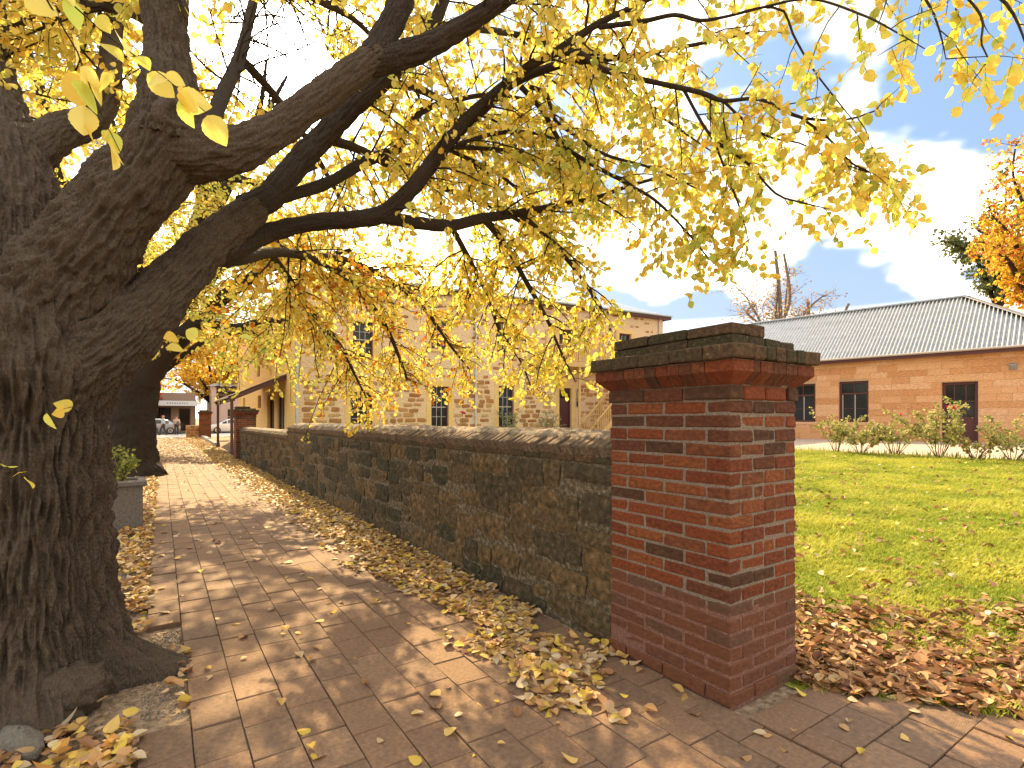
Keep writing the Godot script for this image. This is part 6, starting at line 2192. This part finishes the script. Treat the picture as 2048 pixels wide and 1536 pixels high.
	for q in [[0.17, 0.015], [0.105, 0.035], [0.098, 0.09], [0.07, 0.125], [0.002, 0.13]]:
		for k in 16:
			hp.append(hc + Vector3(cos(TAU * k / 16.0) * q[0], q[1] + 0.02, sin(TAU * k / 16.0) * q[0]))
	hs.grid(hp, 16, true, true)
	part(o, "hat", hs, flat("hat_%d" % int(hat.r * 100), hat.r, hat.g, hat.b, 0.85))

func build_street_life() -> void:
	var silver := flat("silver_paint", 0.32, 0.32, 0.33, 0.3, 0.5)
	var white := flat("white_paint", 0.62, 0.62, 0.62, 0.25)
	car("parked_car", "silver hatchback crossing behind the two walkers", Vector3(-0.60, gy(0, -60.6) - 0.02, -60.6), PI, silver)
	car("parked_car", "white car between the awning posts and far pillar", Vector3(5.95, gy(5.9, -60.4) - 0.08, -60.6), PI, white)
	car("parked_car", "white car parked at the kerb behind the elm trunks", Vector3(-3.9, gy(0, -22) - 0.02, -24.0), PI * 0.5, white)
	var skin := Color(0.42, 0.25, 0.17)
	# cloth ids: 0 skin-coloured head, 1 shirt, 2 trousers, 3 skin, 4 shoes, 5 bag
	var pose := func(stride: float, arm: float, bag: bool) -> Array:
		var b := [
			[Vector3(0, 1.62, 0.01), Vector3(0, 1.56, 0.03), 0.095, 0.08, 0], [Vector3(0, 1.55, 0.09), Vector3(0, 1.54, 0.105), 0.022, 0.015, 0], [Vector3(0, 1.48, 0), Vector3(0, 1.40, -0.01), 0.055, 0.065, 0],
			[Vector3(-0.14, 1.36, -0.01), Vector3(0.14, 1.36, -0.01), 0.085, 0.085, 1], [Vector3(0, 1.32, 0), Vector3(0, 1.02, 0), 0.165, 0.145, 1], [Vector3(0, 1.02, 0), Vector3(0, 0.90, 0), 0.15, 0.16, 2],
			[Vector3(-0.09, 0.90, 0), Vector3(-0.10, 0.50, stride * 0.42), 0.095, 0.07, 2], [Vector3(-0.10, 0.50, stride * 0.42), Vector3(-0.10, 0.10, stride * 0.5), 0.068, 0.048, 2], [Vector3(-0.10, 0.06, stride * 0.5 - 0.03), Vector3(-0.10, 0.04, stride * 0.5 + 0.14), 0.05, 0.042, 4],
			[Vector3(0.09, 0.90, 0), Vector3(0.10, 0.50, -stride * 0.15), 0.095, 0.07, 2], [Vector3(0.10, 0.50, -stride * 0.15), Vector3(0.10, 0.12, -stride * 0.75), 0.068, 0.048, 2], [Vector3(0.10, 0.08, -stride * 0.78), Vector3(0.10, 0.04, -stride * 0.78 + 0.15), 0.05, 0.042, 4],
			[Vector3(-0.20, 1.36, 0), Vector3(-0.25, 1.10, -arm * 0.3), 0.058, 0.046, 1], [Vector3(-0.25, 1.10, -arm * 0.3), Vector3(-0.24, 0.86, -arm * 0.1), 0.042, 0.032, 3], [Vector3(-0.24, 0.86, -arm * 0.1), Vector3(-0.24, 0.79, -arm * 0.05), 0.034, 0.028, 3, 1],
			[Vector3(0.20, 1.36, 0), Vector3(0.25, 1.10, arm * 0.2), 0.058, 0.046, 1], [Vector3(0.25, 1.10, arm * 0.2), Vector3(0.22, 0.88, arm * 0.6), 0.042, 0.032, 3], [Vector3(0.22, 0.88, arm * 0.6), Vector3(0.21, 0.82, arm * 0.72), 0.034, 0.028, 3, 1]]
		if bag: b.append([Vector3(-0.10, 1.12, -0.19), Vector3(-0.13, 0.98, -0.18), 0.10, 0.12, 5])
		return b
	person("person in pale blue shirt, dark trousers and red cap striding left", Vector3(0.15, gy(0, -57), -57.0), -PI * 0.42, pose.call(0.42, 0.35, false), [skin, Color(0.42, 0.47, 0.56), Color(0.035, 0.035, 0.042), skin, Color(0.03, 0.025, 0.02), skin], Color(0.55, 0.16, 0.12))
	person("person in dusty pink top with dark bag and hat walking away", Vector3(1.15, gy(0, -57), -56.6), PI, pose.call(0.16, 0.2, true), [skin, Color(0.45, 0.33, 0.29), Color(0.03, 0.03, 0.035), skin, Color(0.03, 0.025, 0.02), Color(0.10, 0.09, 0.06)], Color(0.06, 0.045, 0.04))
	# bench end showing past the second elm
	var b := thing("street_bench", "dark bench end peeking past the second elm's trunk", "bench", Vector3(-0.95, gy(0, -46), -46.0))
	var dk := flat("bench_dark", 0.03, 0.028, 0.025, 0.6)
	for q in 4:
		var s := Shape.new()
		s.box(Vector3(-0.75, 0.44, -0.2 + q * 0.11), Vector3(0.75, 0.47, -0.11 + q * 0.11), 0.005)
		part(b, "slat", s, dk)
	for q in 3:
		var s := Shape.new()
		s.box(Vector3(-0.75, 0.55 + q * 0.12, -0.25), Vector3(0.75, 0.64 + q * 0.12, -0.22), 0.005)
		part(b, "back_slat", s, dk)
	for x in [-0.65, 0.65]:
		for z in [-0.2, 0.2]:
			var s := Shape.new()
			s.box(Vector3(x - 0.03, 0, z - 0.03), Vector3(x + 0.03, 0.44 if z > 0 else 0.92, z + 0.03), 0.005)
			part(b, "leg", s, dk)


func _ready() -> void:
	rng.seed = 1
	set_camera_and_light()
	build_ground()
	build_wall()
	build_cottage()
	build_museum()
	build_far()
	build_near_tree()
	build_other_trees()
	build_shrubs()
	build_litter()
	build_grass()
	build_street_life()
